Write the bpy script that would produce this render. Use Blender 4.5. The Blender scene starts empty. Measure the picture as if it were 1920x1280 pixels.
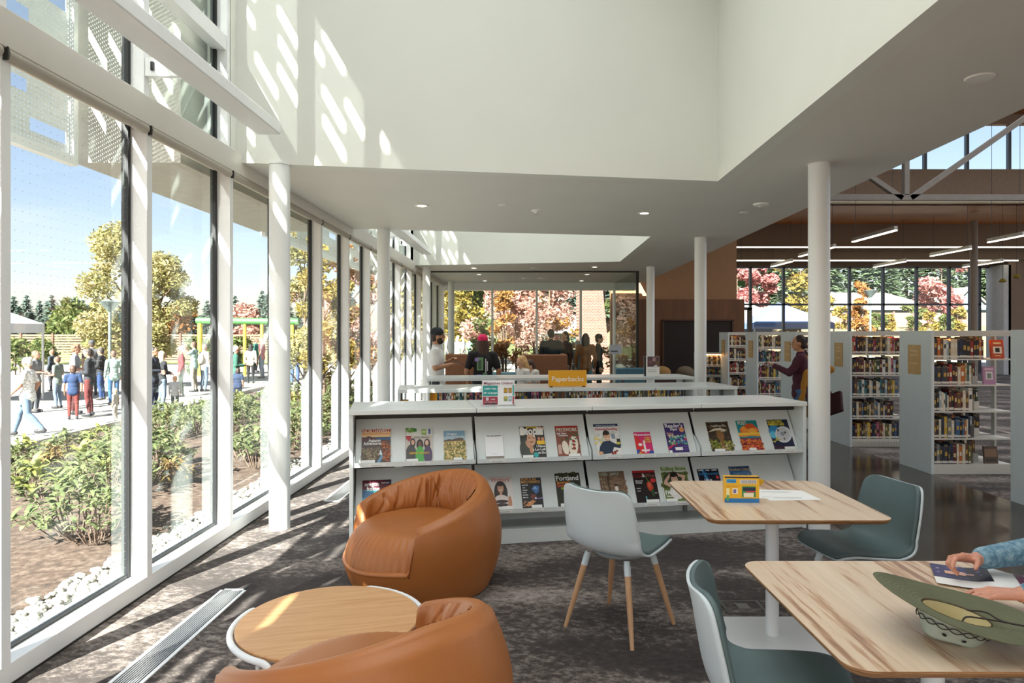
import bpy, bmesh, math, random
from math import sin, cos, pi, radians, sqrt, atan2
from mathutils import Vector, Matrix, Euler
random.seed(7)
SC = bpy.context.scene
COL = SC.collection

# ---------------------------------------------------------------- camera
CH, F = 1.62, 1280.0            # eye height, focal length in pixels of the 1920 frame
CX, CY = 960.0, 626.0           # principal axis column / horizon row
cd = bpy.data.cameras.new('camera'); cam = bpy.data.objects.new('camera', cd); COL.objects.link(cam)
cam.location = (0, 0, CH); cam.rotation_euler = (pi/2, 0, 0)
cd.sensor_width = 36; cd.lens = 24.0; cd.shift_y = -(640-CY)/1920.0
cd.clip_start = .05; cd.clip_end = 600
SC.camera = cam
SC.view_settings.view_transform = 'Standard'; SC.view_settings.look = 'None'
SC.view_settings.gamma = 1; SC.view_settings.use_curve_mapping = False
SC.view_settings.exposure = 0.3

# ---------------------------------------------------------------- sky and sun
SUNV = Vector((.41, .91, -.70)).normalized()      # the way the sunlight travels
W = bpy.data.worlds.new('sky'); SC.world = W; W.use_nodes = True
nt = W.node_tree; nt.nodes.clear()
N = nt.nodes.new; L = nt.links.new
out = N('ShaderNodeOutputWorld'); bg = N('ShaderNodeBackground'); L(bg.outputs[0], out.inputs[0])
sky = N('ShaderNodeTexSky'); sky.sky_type = 'NISHITA'; sky.sun_disc = False
sky.sun_elevation = radians(35); sky.sun_rotation = atan2(-SUNV.x, -SUNV.y)
sky.air_density = 1.0; sky.dust_density = .6; sky.ozone_density = 1.5
tc = N('ShaderNodeTexCoord'); mp = N('ShaderNodeMapping'); mp.inputs['Scale'].default_value = (1.1, 1.1, 6.5)
mp.inputs['Rotation'].default_value = (0, 0, .6)
L(tc.outputs['Generated'], mp.inputs[0])
nz = N('ShaderNodeTexNoise'); nz.inputs['Scale'].default_value = 2.2; nz.inputs['Detail'].default_value = 6
nz.inputs['Roughness'].default_value = .55; L(mp.outputs[0], nz.inputs[0])
cr = N('ShaderNodeValToRGB'); cr.color_ramp.elements[0].position = .5; cr.color_ramp.elements[0].color = (.14, .14, .14, 1); cr.color_ramp.elements[1].position = .72
cr.color_ramp.elements[1].color = (.75, .75, .75, 1)
L(nz.outputs[0], cr.inputs[0])
mul = N('ShaderNodeVectorMath'); mul.operation = 'MULTIPLY'; mul.inputs[1].default_value = (1.0, .88, .88)
L(sky.outputs[0], mul.inputs[0])
mx = N('ShaderNodeMix'); mx.data_type = 'RGBA'
L(cr.outputs[0], mx.inputs[0]); L(mul.outputs[0], mx.inputs[6]); mx.inputs[7].default_value = (4.6, 4.9, 5.2, 1)
L(mx.outputs[2], bg.inputs[0]); bg.inputs[1].default_value = .15
SKY_STRENGTH = bg.inputs[1]
sl = bpy.data.lights.new('sun', 'SUN'); sl.energy = 27.0; sl.angle = radians(.45); sl.color = (1, .96, .9)
so = bpy.data.objects.new('sun', sl); COL.objects.link(so)
so.rotation_euler = SUNV.to_track_quat('-Z', 'Y').to_euler()
SKY_STRENGTH.default_value = .185
def area(name, loc, rot, sx_, sy_, e, col=(.93, .98, 1.0)):      # added fill lamps out of view, under closed ceilings without roof glazing
    l = bpy.data.lights.new(name, 'AREA'); l.shape = 'RECTANGLE'; l.size = sx_; l.size_y = sy_; l.energy = e; l.color = col
    o = bpy.data.objects.new(name, l); COL.objects.link(o); o.location = loc; o.rotation_euler = rot; return o
area('fill_well', (-.2, 2.2, 5.85), (0, 0, 0), 3.6, 6.5, 108)
area('fill_second_well', (0, 11.5, 5.85), (0, 0, 0), 3.4, 4.0, 75)
area('fill_rear', (.6, -3.9, 3.0), (0, 0, 0), 5.5, 3.6, 200)
area('fill_hall', (13, 10, 8.5), (0, 0, 0), 12, 16, 800)
for o_ in COL.objects:
    if o_.type == 'LIGHT' and o_.data.type == 'AREA': o_.data.spread = radians(150)

# ---------------------------------------------------------------- helpers
def lin(h):
    if not isinstance(h, str): return tuple(h)[:3]
    h = h.lstrip('#'); v = [int(h[i:i+2], 16)/255 for i in (0, 2, 4)]
    return tuple(c/12.92 if c <= .04045 else ((c+.055)/1.055)**2.4 for c in v)

MATS = {}
def mat(name, c, rough=.5, metal=0., var=.06, scale=8., bump=0., bscale=60., spec=.5, emit=0., sheen=0.):
    if name in MATS: return MATS[name]
    m = bpy.data.materials.new(name); m.use_nodes = True; MATS[name] = m
    t = m.node_tree; b = t.nodes['Principled BSDF']; c = lin(c)
    b.inputs['Roughness'].default_value = rough; b.inputs['Metallic'].default_value = metal
    b.inputs['Specular IOR Level'].default_value = spec
    if sheen: b.inputs['Sheen Weight'].default_value = sheen
    co = t.nodes.new('ShaderNodeTexCoord')
    n = t.nodes.new('ShaderNodeTexNoise'); n.inputs['Scale'].default_value = scale; n.inputs['Detail'].default_value = 4
    t.links.new(co.outputs['Object'], n.inputs[0])
    r = t.nodes.new('ShaderNodeValToRGB')
    r.color_ramp.elements[0].position = .3; r.color_ramp.elements[1].position = .7
    r.color_ramp.elements[0].color = (*[x*(1-var) for x in c], 1)
    r.color_ramp.elements[1].color = (*[min(1, x*(1+var)) for x in c], 1)
    t.links.new(n.outputs[0], r.inputs[0]); t.links.new(r.outputs[0], b.inputs['Base Color'])
    if emit:
        b.inputs['Emission Color'].default_value = (*c, 1); b.inputs['Emission Strength'].default_value = emit
    if bump:
        n2 = t.nodes.new('ShaderNodeTexNoise'); n2.inputs['Scale'].default_value = bscale; n2.inputs['Detail'].default_value = 3
        t.links.new(co.outputs['Object'], n2.inputs[0])
        bp = t.nodes.new('ShaderNodeBump'); bp.inputs['Strength'].default_value = bump; bp.inputs['Distance'].default_value = .01
        t.links.new(n2.outputs[0], bp.inputs['Height']); t.links.new(bp.outputs[0], b.inputs['Normal'])
    return m

def glass(name, tint=(.93, .98, .96), dots=False, refl=1.0):
    if name in MATS: return MATS[name]
    m = bpy.data.materials.new(name); m.use_nodes = True; MATS[name] = m
    t = m.node_tree; t.nodes.clear(); N = t.nodes.new; L = t.links.new
    o = N('ShaderNodeOutputMaterial'); tr = N('ShaderNodeBsdfTransparent'); tr.inputs[0].default_value = (*tint, 1)
    g = N('ShaderNodeBsdfGlossy'); g.inputs['Roughness'].default_value = 0.0; g.inputs[0].default_value = (.9, 1, .97, 1)
    fr = N('ShaderNodeLayerWeight'); fr.inputs[0].default_value = .5      # Schlick curve, the same from both sides
    pw = N('ShaderNodeMath'); pw.operation = 'POWER'; pw.inputs[1].default_value = 5; L(fr.outputs['Facing'], pw.inputs[0])
    mu = N('ShaderNodeMath'); mu.operation = 'MULTIPLY_ADD'; mu.inputs[1].default_value = .9*refl; mu.inputs[2].default_value = .06*refl; L(pw.outputs[0], mu.inputs[0]); mu.use_clamp = True
    mx = N('ShaderNodeMixShader'); L(mu.outputs[0], mx.inputs[0]); L(tr.outputs[0], mx.inputs[1]); L(g.outputs[0], mx.inputs[2])
    last = mx
    if dots:   # bird-safe frit dots, 5 cm apart
        co = N('ShaderNodeTexCoord'); sp = N('ShaderNodeSeparateXYZ'); L(co.outputs['Object'], sp.inputs[0])
        ds = []
        for k in (1, 2):
            a = N('ShaderNodeMath'); a.operation = 'MULTIPLY'; a.inputs[1].default_value = 20.0; L(sp.outputs[k], a.inputs[0])
            f = N('ShaderNodeMath'); f.operation = 'FRACT'; L(a.outputs[0], f.inputs[0])
            s = N('ShaderNodeMath'); s.operation = 'SUBTRACT'; s.inputs[1].default_value = .5; L(f.outputs[0], s.inputs[0])
            q = N('ShaderNodeMath'); q.operation = 'MULTIPLY'; L(s.outputs[0], q.inputs[0]); L(s.outputs[0], q.inputs[1]); ds.append(q)
        ad = N('ShaderNodeMath'); L(ds[0].outputs[0], ad.inputs[0]); L(ds[1].outputs[0], ad.inputs[1])
        lt = N('ShaderNodeMath'); lt.operation = 'LESS_THAN'; lt.inputs[1].default_value = .0036; L(ad.outputs[0], lt.inputs[0])
        df = N('ShaderNodeBsdfDiffuse'); df.inputs[0].default_value = (.55, .6, .62, 1)
        m2 = N('ShaderNodeMixShader'); mf = N('ShaderNodeMath'); mf.operation = 'MULTIPLY'; mf.inputs[1].default_value = .6
        L(lt.outputs[0], mf.inputs[0]); L(mf.outputs[0], m2.inputs[0]); L(mx.outputs[0], m2.inputs[1]); L(df.outputs[0], m2.inputs[2]); last = m2
    L(last.outputs[0], o.inputs[0]); return m

def ramp_mat(name, cols, kind='noise', scale=5., rough=.6, stretch=(1, 1, 1), bump=0., detail=8, spec=.5, distortion=0., sheen=0.):
    """colour ramp over a stretched noise / wave: carpet, wood, mulch ..."""
    if name in MATS: return MATS[name]
    m = bpy.data.materials.new(name); m.use_nodes = True; MATS[name] = m
    t = m.node_tree; b = t.nodes['Principled BSDF']; N = t.nodes.new; L = t.links.new
    b.inputs['Roughness'].default_value = rough; b.inputs['Specular IOR Level'].default_value = spec
    if sheen: b.inputs['Sheen Weight'].default_value = sheen
    co = N('ShaderNodeTexCoord'); mp = N('ShaderNodeMapping'); mp.inputs['Scale'].default_value = stretch
    L(co.outputs['Object'], mp.inputs[0])
    n = N('ShaderNodeTexNoise'); n.inputs['Scale'].default_value = scale; n.inputs['Detail'].default_value = detail
    n.inputs['Roughness'].default_value = .65; n.inputs['Distortion'].default_value = distortion
    L(mp.outputs[0], n.inputs[0])
    r = N('ShaderNodeValToRGB'); els = r.color_ramp.elements
    while len(els) < len(cols): els.new(.5)
    for e, (p, c) in zip(els, cols): e.position = p; e.color = (*lin(c), 1)
    L(n.outputs[0], r.inputs[0]); L(r.outputs[0], b.inputs['Base Color'])
    if bump:
        bp = N('ShaderNodeBump'); bp.inputs['Strength'].default_value = bump; bp.inputs['Distance'].default_value = .01
        L(n.outputs[0], bp.inputs['Height']); L(bp.outputs[0], b.inputs['Normal'])
    return m

def printed(name='printed', rough=.35):
    """ink on paper: colours come from the mesh's own artwork layer"""
    if name in MATS: return MATS[name]
    m = bpy.data.materials.new(name); m.use_nodes = True; MATS[name] = m
    t = m.node_tree; b = t.nodes['Principled BSDF']; a = t.nodes.new('ShaderNodeVertexColor'); a.layer_name = 'art'
    t.links.new(a.outputs[0], b.inputs['Base Color']); b.inputs['Roughness'].default_value = rough
    return m

class MB:
    """collects shapes, then links them as ONE mesh object"""
    def __init__(s): s.v = []; s.f = []; s.m = []; s.c = []; s.mi = 0; s.col = (1, 1, 1); s.T = None
    def add(s, vs, fs):
        o = len(s.v)
        s.v += [tuple(s.T @ Vector(p)) if s.T else tuple(p) for p in vs]
        for f in fs: s.f.append([o+i for i in f]); s.m.append(s.mi); s.c.append(s.col)
        return s
    def box(s, a, b, mi=None):
        if mi is not None: s.mi = mi
        x0, y0, z0 = a; x1, y1, z1 = b
        return s.add([(x0,y0,z0),(x1,y0,z0),(x1,y1,z0),(x0,y1,z0),(x0,y0,z1),(x1,y0,z1),(x1,y1,z1),(x0,y1,z1)],
                     [(0,3,2,1),(4,5,6,7),(0,1,5,4),(1,2,6,5),(2,3,7,6),(3,0,4,7)])
    def prism(s, poly, z0, z1, mi=None):
        if mi is not None: s.mi = mi
        n = len(poly)
        return s.add([(x,y,z0) for x,y in poly]+[(x,y,z1) for x,y in poly],
                     [tuple(range(n))[::-1], tuple(range(n,2*n))]+[(i,(i+1)%n,n+(i+1)%n,n+i) for i in range(n)])
    def cyl(s, p0, p1, r0, r1=None, n=20, mi=None):
        if mi is not None: s.mi = mi
        r1 = r0 if r1 is None else r1
        p0, p1 = Vector(p0), Vector(p1); d = (p1-p0).normalized()
        a = d.orthogonal().normalized(); b = d.cross(a)
        vs = [p0+(a*cos(t)+b*sin(t))*r0 for t in [2*pi*i/n for i in range(n)]]+[p1+(a*cos(t)+b*sin(t))*r1 for t in [2*pi*i/n for i in range(n)]]
        return s.add(vs, [tuple(range(n))[::-1], tuple(range(n,2*n))]+[(i,(i+1)%n,n+(i+1)%n,n+i) for i in range(n)])
    def tube(s, path, r, n=10, mi=None):
        if mi is not None: s.mi = mi
        P = [Vector(p) for p in path]; vs = []; up = None
        for i, p in enumerate(P):
            d = (P[min(i+1,len(P)-1)]-P[max(i-1,0)]).normalized()
            a = d.orthogonal().normalized() if up is None else (up-d*up.dot(d)).normalized()
            up = a; b = d.cross(a); rr = r[i] if isinstance(r, (list, tuple)) else r
            vs += [p+(a*cos(2*pi*k/n)+b*sin(2*pi*k/n))*rr for k in range(n)]
        fs = [tuple(range(n))[::-1], tuple(range((len(P)-1)*n, len(P)*n))]
        for i in range(len(P)-1):
            for k in range(n): fs.append((i*n+k, i*n+(k+1)%n, (i+1)*n+(k+1)%n, (i+1)*n+k))
        return s.add(vs, fs)
    def lathe(s, prof, c=(0,0,0), n=32, mi=None, close=False):
        if mi is not None: s.mi = mi
        vs = [(c[0]+r*cos(2*pi*k/n), c[1]+r*sin(2*pi*k/n), c[2]+z) for r, z in prof for k in range(n)]
        fs = [(i*n+k, i*n+(k+1)%n, (i+1)*n+(k+1)%n, (i+1)*n+k) for i in range(len(prof)-1) for k in range(n)]
        if close: fs += [tuple(range(n))[::-1], tuple(range((len(prof)-1)*n, len(prof)*n))]
        return s.add(vs, fs)
    def ell(s, c, r, n=12, m=8, mi=None):
        if mi is not None: s.mi = mi
        if not isinstance(r, (tuple, list)): r = (r, r, r)
        vs = [(c[0], c[1], c[2]-r[2])]
        for j in range(1, m):
            ph = -pi/2+pi*j/m
            vs += [(c[0]+r[0]*cos(ph)*cos(2*pi*k/n), c[1]+r[1]*cos(ph)*sin(2*pi*k/n), c[2]+r[2]*sin(ph)) for k in range(n)]
        vs.append((c[0], c[1], c[2]+r[2])); fs = []
        for k in range(n):
            fs.append((0, 1+(k+1)%n, 1+k)); fs.append((len(vs)-1, 1+(m-2)*n+k, 1+(m-2)*n+(k+1)%n))
        for j in range(m-2):
            for k in range(n): fs.append((1+j*n+k, 1+j*n+(k+1)%n, 1+(j+1)*n+(k+1)%n, 1+(j+1)*n+k))
        return s.add(vs, fs)
    def quad(s, a, b, c, d, mi=None):
        if mi is not None: s.mi = mi
        return s.add([a, b, c, d], [(0, 1, 2, 3)])
    def grid(s, fn, nu, nv, wrap=False, mi=None):
        if mi is not None: s.mi = mi
        vs = [fn(i/(nu if wrap else nu-1), j/(nv-1)) for j in range(nv) for i in range(nu)]
        fs = []
        for j in range(nv-1):
            for i in range(nu if wrap else nu-1): fs.append((j*nu+i, j*nu+(i+1)%nu, (j+1)*nu+(i+1)%nu, (j+1)*nu+i))
        return s.add(vs, fs)
    def mesh(s, name, mats, smooth=False, art=False):
        me = bpy.data.meshes.new(name); me.from_pydata(s.v, [], s.f)
        for m in (mats if isinstance(mats, (list, tuple)) else [mats]): me.materials.append(m)
        me.polygons.foreach_set('material_index', s.m)
        if smooth: me.polygons.foreach_set('use_smooth', [True]*len(s.f))
        if art:
            ca = me.color_attributes.new('art', 'FLOAT_COLOR', 'CORNER'); k = 0; data = []
            for p, c in zip(me.polygons, s.c): data += [*lin(c), 1]*p.loop_total
            ca.data.foreach_set('color', data)
        me.update(); return me
    def build(s, name, mats, parent=None, smooth=False, bevel=0, seg=2, art=False, auto=None, fix=True):
        me = s.mesh(name, mats, smooth, art)
        if fix and not art:
            bm = bmesh.new(); bm.from_mesh(me); bmesh.ops.recalc_face_normals(bm, faces=bm.faces); bm.to_mesh(me); bm.free()
        return link(name, me, parent, bevel, seg, auto if auto is not None else (35 if bevel and not smooth else None))

def link(name, me, parent=None, bevel=0, seg=2, auto=None):
    o = bpy.data.objects.new(name, me); COL.objects.link(o)
    if parent: o.parent = parent
    if bevel:
        b = o.modifiers.new('bevel', 'BEVEL'); b.width = bevel; b.segments = seg; b.limit_method = 'ANGLE'; b.angle_limit = radians(40)
    if auto:
        me.polygons.foreach_set('use_smooth', [True]*len(me.polygons))
        try: me.set_sharp_from_angle(angle=radians(auto))
        except Exception: pass
        if bevel: b.harden_normals = True
    return o

def tag(o, label=None, cat=None, group=None, kind=None):
    if label: o['label'] = label
    if cat: o['category'] = cat
    if group: o['group'] = group
    if kind: o['kind'] = kind
    return o
def thing(name, label, cat, loc=(0,0,0), rz=0, group=None):
    o = bpy.data.objects.new(name, None); COL.objects.link(o); o.empty_display_size = .1
    o.location = loc; o.rotation_euler = (0, 0, rz); return tag(o, label, cat, group)
def struct(o): o['kind'] = 'structure'; return o
def dup(o, loc=None, rz=None, label=None, parent=None, scale=None, group=None):
    c = o.copy(); COL.objects.link(c)
    if parent: c.parent = parent
    if loc is not None: c.location = loc
    if rz is not None: c.rotation_euler = (0, 0, rz)
    if label: c['label'] = label
    if scale: c.scale = scale if isinstance(scale, (tuple, list)) else (scale,)*3
    if group: c['group'] = group
    for ch in list(o.children): dup(ch, parent=c)
    return c
KEY = {}
def kids(o):
    return [c for c in COL.objects if c.parent == o]
def at(px, py, z):      # point of the photograph that lies at height z
    Y = F*(CH-z)/(py-CY); return Vector(((px-CX)/F*Y, Y, z))
def atY(px, py, Y): return Vector(((px-CX)/F*Y, Y, CH-(py-CY)/F*Y))
ORD = 'zeroth first second third fourth fifth sixth seventh eighth ninth tenth eleventh twelfth thirteenth fourteenth fifteenth sixteenth seventeenth eighteenth nineteenth twentieth'.split()
def nth(n):
    if n <= 20: return ORD[n]
    t = {2: 'twenty', 3: 'thirty', 4: 'forty'}[n//10]
    return t+'-'+ORD[n % 10] if n % 10 else {3: 'thirtieth', 4: 'fortieth'}[n//10]

def text_mesh(s, size, name='lettering', bold=0., ext=.0008, align='CENTER', width=None, shear=0.):
    cu = bpy.data.curves.new(name, 'FONT'); cu.body = s; cu.size = size; cu.extrude = ext; cu.offset = bold*size
    cu.align_x = align; cu.resolution_u = 2; cu.shear = shear
    ob = bpy.data.objects.new(name, cu); COL.objects.link(ob)
    dg = bpy.context.evaluated_depsgraph_get(); dg.update()
    me = bpy.data.meshes.new_from_object(ob.evaluated_get(dg)); me.name = name
    bpy.data.objects.remove(ob); bpy.data.curves.remove(cu)
    if width and len(me.vertices):
        xs = [v.co.x for v in me.vertices]; w = max(xs)-min(xs)
        if w > 0:
            k = width/w
            for v in me.vertices: v.co.x *= k
    return me
def lettering(s, size, m, parent, M, bold=.01, align='CENTER', width=None, name='lettering', shear=0.):
    """text standing in the x-z plane of `parent`, placed by matrix M (text plane is local xy)"""
    me = text_mesh(s, size, name, bold, align=align, width=width, shear=shear); me.transform(M); me.materials.clear(); me.materials.append(m)
    o = bpy.data.objects.new(name, me); COL.objects.link(o); o.parent = parent; return o
UPRIGHT = Matrix.Rotation(pi/2, 4, 'X')

# ---------------------------------------------------------------- materials
WHITE = mat('white_paint', '#e2e3da', .55, var=.015, scale=2)
CEIL = mat('ceiling_paint', '#e2dfd7', .7, var=.015, scale=2)
FRAME = mat('white_frame', '#edeeee', .35, var=.015)
STEEL = mat('shelf_steel', '#dde3e2', .28, var=.02)
BLACK = mat('black_gasket', '#15171a', .5)
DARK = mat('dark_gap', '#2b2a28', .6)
HALLP = mat('hall_brown_paint', '#8d7a68', .75, var=.03, scale=2)
PANEL = ramp_mat('dark_wood_panel', [(.3, '#5c3a26'), (.7, '#7a4f33')], scale=6, stretch=(1, 1, .1), rough=.5)
# ================================================================ the room
SL = .028                                        # the window wall swings slightly inward with distance
def wx(off, y): return -2.31+off+SL*(y-3.18)
def wbox(mb, x0, x1, y0, y1, z0, z1, mi=None):   # box that follows the window wall
    return mb.prism([(wx(x0,y0),y0),(wx(x1,y0),y0),(wx(x1,y1),y1),(wx(x0,y1),y1)], z0, z1, mi)
Z_S = 3.03                                        # soffit height
FARW = 18.8

carpet = ramp_mat('carpet', [(.36, '#2b2320'), (.5, '#4a403a'), (.6, '#6e6259'), (.72, '#94887b')], scale=3.0, rough=.95, detail=14, bump=.5, spec=.1, sheen=.12)
def carpet_detail():
    t = carpet.node_tree; N = t.nodes.new; L = t.links.new; b = t.nodes['Principled BSDF']
    co = N('ShaderNodeTexCoord')
    big = N('ShaderNodeTexNoise'); big.inputs['Scale'].default_value = 1.1; big.inputs['Detail'].default_value = 2
    mpp = N('ShaderNodeMapping'); mpp.inputs['Scale'].default_value = (.8, 1.8, 1); mpp.inputs['Rotation'].default_value = (0, 0, .7)
    L(co.outputs['Object'], mpp.inputs[0]); L(mpp.outputs[0], big.inputs[0])
    fine = N('ShaderNodeTexNoise'); fine.inputs['Scale'].default_value = 12; fine.inputs['Detail'].default_value = 10; fine.inputs['Roughness'].default_value = .8
    mp2 = N('ShaderNodeMapping'); mp2.inputs['Scale'].default_value = (1.3, 1.9, 1); mp2.inputs['Rotation'].default_value = (0, 0, .6)
    L(co.outputs['Object'], mp2.inputs[0]); L(mp2.outputs[0], fine.inputs[0])
    a = N('ShaderNodeMath'); a.operation = 'MULTIPLY_ADD'; a.inputs[1].default_value = .45; L(big.outputs[0], a.inputs[0])
    m = N('ShaderNodeMath'); m.operation = 'MULTIPLY'; m.inputs[1].default_value = .62; L(fine.outputs[0], m.inputs[0]); L(m.outputs[0], a.inputs[2])
    r = [n for n in t.nodes if n.type == 'VALTORGB'][0]
    for e, (p, c) in zip(r.color_ramp.elements, [(.41, '#2d2623'), (.525, '#3f3733'), (.57, '#6a605a'), (.66, '#9b918b')]): e.position = p; e.color = (*lin(c), 1)
    L(a.outputs[0], r.inputs[0])
carpet_detail()
conc = ramp_mat('dark_concrete', [(.3, '#2c231d'), (.55, '#3d322a'), (.8, '#54463a')], scale=1.6, rough=.16, detail=6)
XB = 2.72; XP = 4.84
fl = MB().prism([(wx(-.19,-6),-6),(XB,-6),(XB,18.9),(wx(-.19,18.9),18.9)], -.12, 0, 0); fl.box((XP, -6, -.12), (24, 19.9, 0), 0); fl.box((6.4, 19.9, -.12), (24, 28, 0), 0); fl.box((XB, -6, -.12), (XP, 19.9, 0), 1)

struct(fl.build('floor', [carpet, conc]))

# ---- ceilings: soffit strips between the light wells
def sx(y): return 3.2+.029*(y-4.27)               # hall edge of the soffit
def wellx(y): return 1.81+.029*(y-2.88)           # hall edge of the wells
XW = lambda y: wx(-.22, y)
def ynear(x, a, b):                               # well edges swing with x: a at x=-2.18, b at x=1.91
    return a+(x+2.18)/(4.09)*(b-a)
E1 = (5.59, 6.31); E2 = (9.1, 9.83); E3 = (14.05, 13.32)
TOP = 5.9
def soffit(poly, name):
    return struct(MB().prism(poly, Z_S, Z_S+.3).build(name, CEIL))
c = MB()
c.prism([(XW(-6), -6), (sx(-6), -6), (sx(-1.5), -1.5), (XW(-1.5), -1.5)], Z_S, Z_S+.3)
c.prism([(wellx(-1.5), -1.5), (sx(-1.5), -1.5), (sx(E1[1]), E1[1]), (wellx(E1[1]), E1[1])], Z_S, Z_S+.3)
c.prism([(XW(E1[0]), E1[0]), (wellx(E1[1]), E1[1]), (sx(E1[1]), E1[1]), (sx(9.85), 9.85), (wellx(9.85), 9.85), (XW(E2[0]), E2[0])], Z_S, Z_S+.3)
c.prism([(wellx(9.85), 9.85), (sx(9.85), 9.85), (sx(13.3), 13.3), (wellx(13.3), 13.3)], Z_S, Z_S+.3)
c.prism([(XW(E3[0]), E3[0]), (wellx(13.3), 13.3), (sx(13.3), 13.3), (sx(FARW), FARW), (XW(FARW), FARW)], Z_S, Z_S+.3)
# well lids
c.box((-2.6, -1.5, TOP), (2.6, 6.4, TOP+.2)); c.box((-2.5, 9.0, TOP), (2.8, 14.2, TOP+.2))
struct(c.build('ceiling', CEIL))
w = MB()
def vwall(mb, p, q, z0, z1, th=.12):              # wall standing on the line p-q, thickness to its left
    d = Vector((q[0]-p[0], q[1]-p[1])).normalized(); n = Vector((-d.y, d.x))*th
    return mb.prism([p, q, (q[0]+n.x, q[1]+n.y), (p[0]+n.x, p[1]+n.y)], z0, z1)
vwall(w, (wellx(-1.5)-.01, -1.5), (wellx(E1[1])-.01, E1[1]), Z_S-.001, TOP, -.12)
struct(w.build('wall_well_east', WHITE))
def well_cross(p, q, th, name):
    m = MB(); sg = .01 if th < 0 else -.01; dd = Vector((q[0]-p[0], q[1]-p[1])).normalized(); p = (p[0]-dd.y*sg, p[1]+dd.x*sg); q = (q[0]-dd.y*sg, q[1]+dd.x*sg); vwall(m, p, q, Z_S-.001, TOP, th); return struct(m.build(name, WHITE))
well_cross((XW(E1[0]), E1[0]), (wellx(E1[1]), E1[1]), .12, 'wall_well_north')
well_cross((XW(E2[0]), E2[0]), (wellx(9.85), 9.85), -.12, 'wall_second_well_south')
well_cross((XW(E3[0]), E3[0]), (wellx(13.3), 13.3), .12, 'wall_second_well_north')
well_cross((wellx(9.85), 9.85), (wellx(13.3), 13.3), -.12, 'wall_second_well_east')
well_cross((XW(-1.5), -1.5), (wellx(-1.5), -1.5), -.12, 'wall_well_south')
# closed mass above the soffits (the hall side of it is the bulkhead wall)
w = MB(); w.prism([(sx(-6)-.1, -6), (sx(-6), -6), (sx(19.8), 19.8), (sx(19.8)-.1, 19.8)], Z_S+.3, 8.7)
struct(w.build('wall_bulkhead', HALLP))
w = MB(); w.box((-2.95, -6.1, 2.3), (24, -6, 8.7)); struct(w.build('wall_back_sun_block', WHITE))  # unseen upper wall over an open rear, added to block the sun

# ---- window wall
POSTS = [3.09+1.175*k for k in range(-5, 14)]
posts = MB(); gask = MB()
GX = -.115
for i, y in enumerate(POSTS):
    m = MB(); wbox(m, -.13, 0, y, y+.06, .1, 2.93)
    top = 5.9 if (2 < y < 5.5 or 9.1 < y < 14) else 0
    if top: wbox(m, -.13, -.02, y, y+.06, 3.1, top)
    o = struct(m.build('trim_mullion', FRAME, bevel=.004))
    g = MB(); wbox(g, GX-.03, GX+.012, y-.028, y, .1, 2.93)
    if top: wbox(g, GX-.03, GX+.012, y-.028, y, 3.1, top)
    o2 = g.build('gasket', BLACK, o)
s = MB(); wbox(s, -.2, 0, -4, FARW, -.1, .105); struct(s.build('trim_sill', FRAME, bevel=.004))
s = MB(); wbox(s, -.012, .003, -4, FARW, 0, .012)
struct(s.build('baseboard_window', DARK))
s = MB(); wbox(s, GX-.02, GX+.01, -4, FARW, .105, .125); struct(s.build('trim_sill_gasket', BLACK))
s = MB(); wbox(s, -.13, .02, -4, FARW, 2.92, 3.10); struct(s.build('trim_header', mat('header_paint', '#dcd8cf', .45, var=.01), bevel=.006))
s = MB()
for a, b in ((2.0, 5.6), (9.1, 14.1)):
    wbox(s, -.13, -.03, a, b, 3.88, 4.0); wbox(s, -.13, -.03, a, b, 5.8, 5.9)
struct(s.build('trim_transom', FRAME, bevel=.005))
s = MB()
wbox(s, -.2, -.02, 5.48, 9.1, 3.1, 5.9); wbox(s, -.2, -.02, 14.0, FARW, 3.1, 3.9); wbox(s, -.2, -.02, 14.0, 14.2, 3.1, 5.9); wbox(s, -.2, -.02, -6, 2.0, 3.1, 5.9)  # last run, out of view, made solid to keep sun off the floor
struct(s.build('wall_upper_window_side', WHITE))
GL = glass('window_glass', dots=True)
GLC = glass('clerestory_glass', refl=1.3, tint=(.86, .93, .9))
for i, y in enumerate(POSTS[:-1]):
    m = MB(); y1 = POSTS[i+1]
    m.quad((wx(GX,y), y, .1), (wx(GX,y1), y1, .1), (wx(GX,y1), y1, 2.95), (wx(GX,y), y, 2.95))
    o = struct(m.build('window_%d' % (i+1), GL))
    if 1.9 < y < 5.0 or 9.0 < y < 14:
        m = MB(); y1b = min(y1, 5.6) if y < 5.5 else y1
        m.quad((wx(GX,y), y, 3.08), (wx(GX,y1b), y1b, 3.08), (wx(GX,y1b), y1b, 5.85), (wx(GX,y), y, 5.85))
        m.build('clerestory_pane', GLC, o)
# roller shades under the header
SH = mat('shade_fabric', '#b3aca0', .6, var=.02)
for i, y in enumerate(POSTS[4:16]):
    m = MB(); y0, y1 = y+.02, y+1.155
    m.cyl((wx(.0,y0), y0, 2.895), (wx(.0,y1), y1, 2.895), .03, n=14)
    o = m.build('roller_shade', SH, smooth=False, auto=40)
    tag(o, 'rolled up beige blind tube, %s bay of the window wall counted from the camera' % nth(i+1), 'roller blind', 'rolled blinds under the window header')
    b = MB(); b.box((wx(-.03,y0), y0-.012, 2.865), (wx(.025,y0), y0-.004, 2.925)); b.build('bracket', mat('bracket_dark', '#4a4a48', .4, .6), o)
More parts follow.
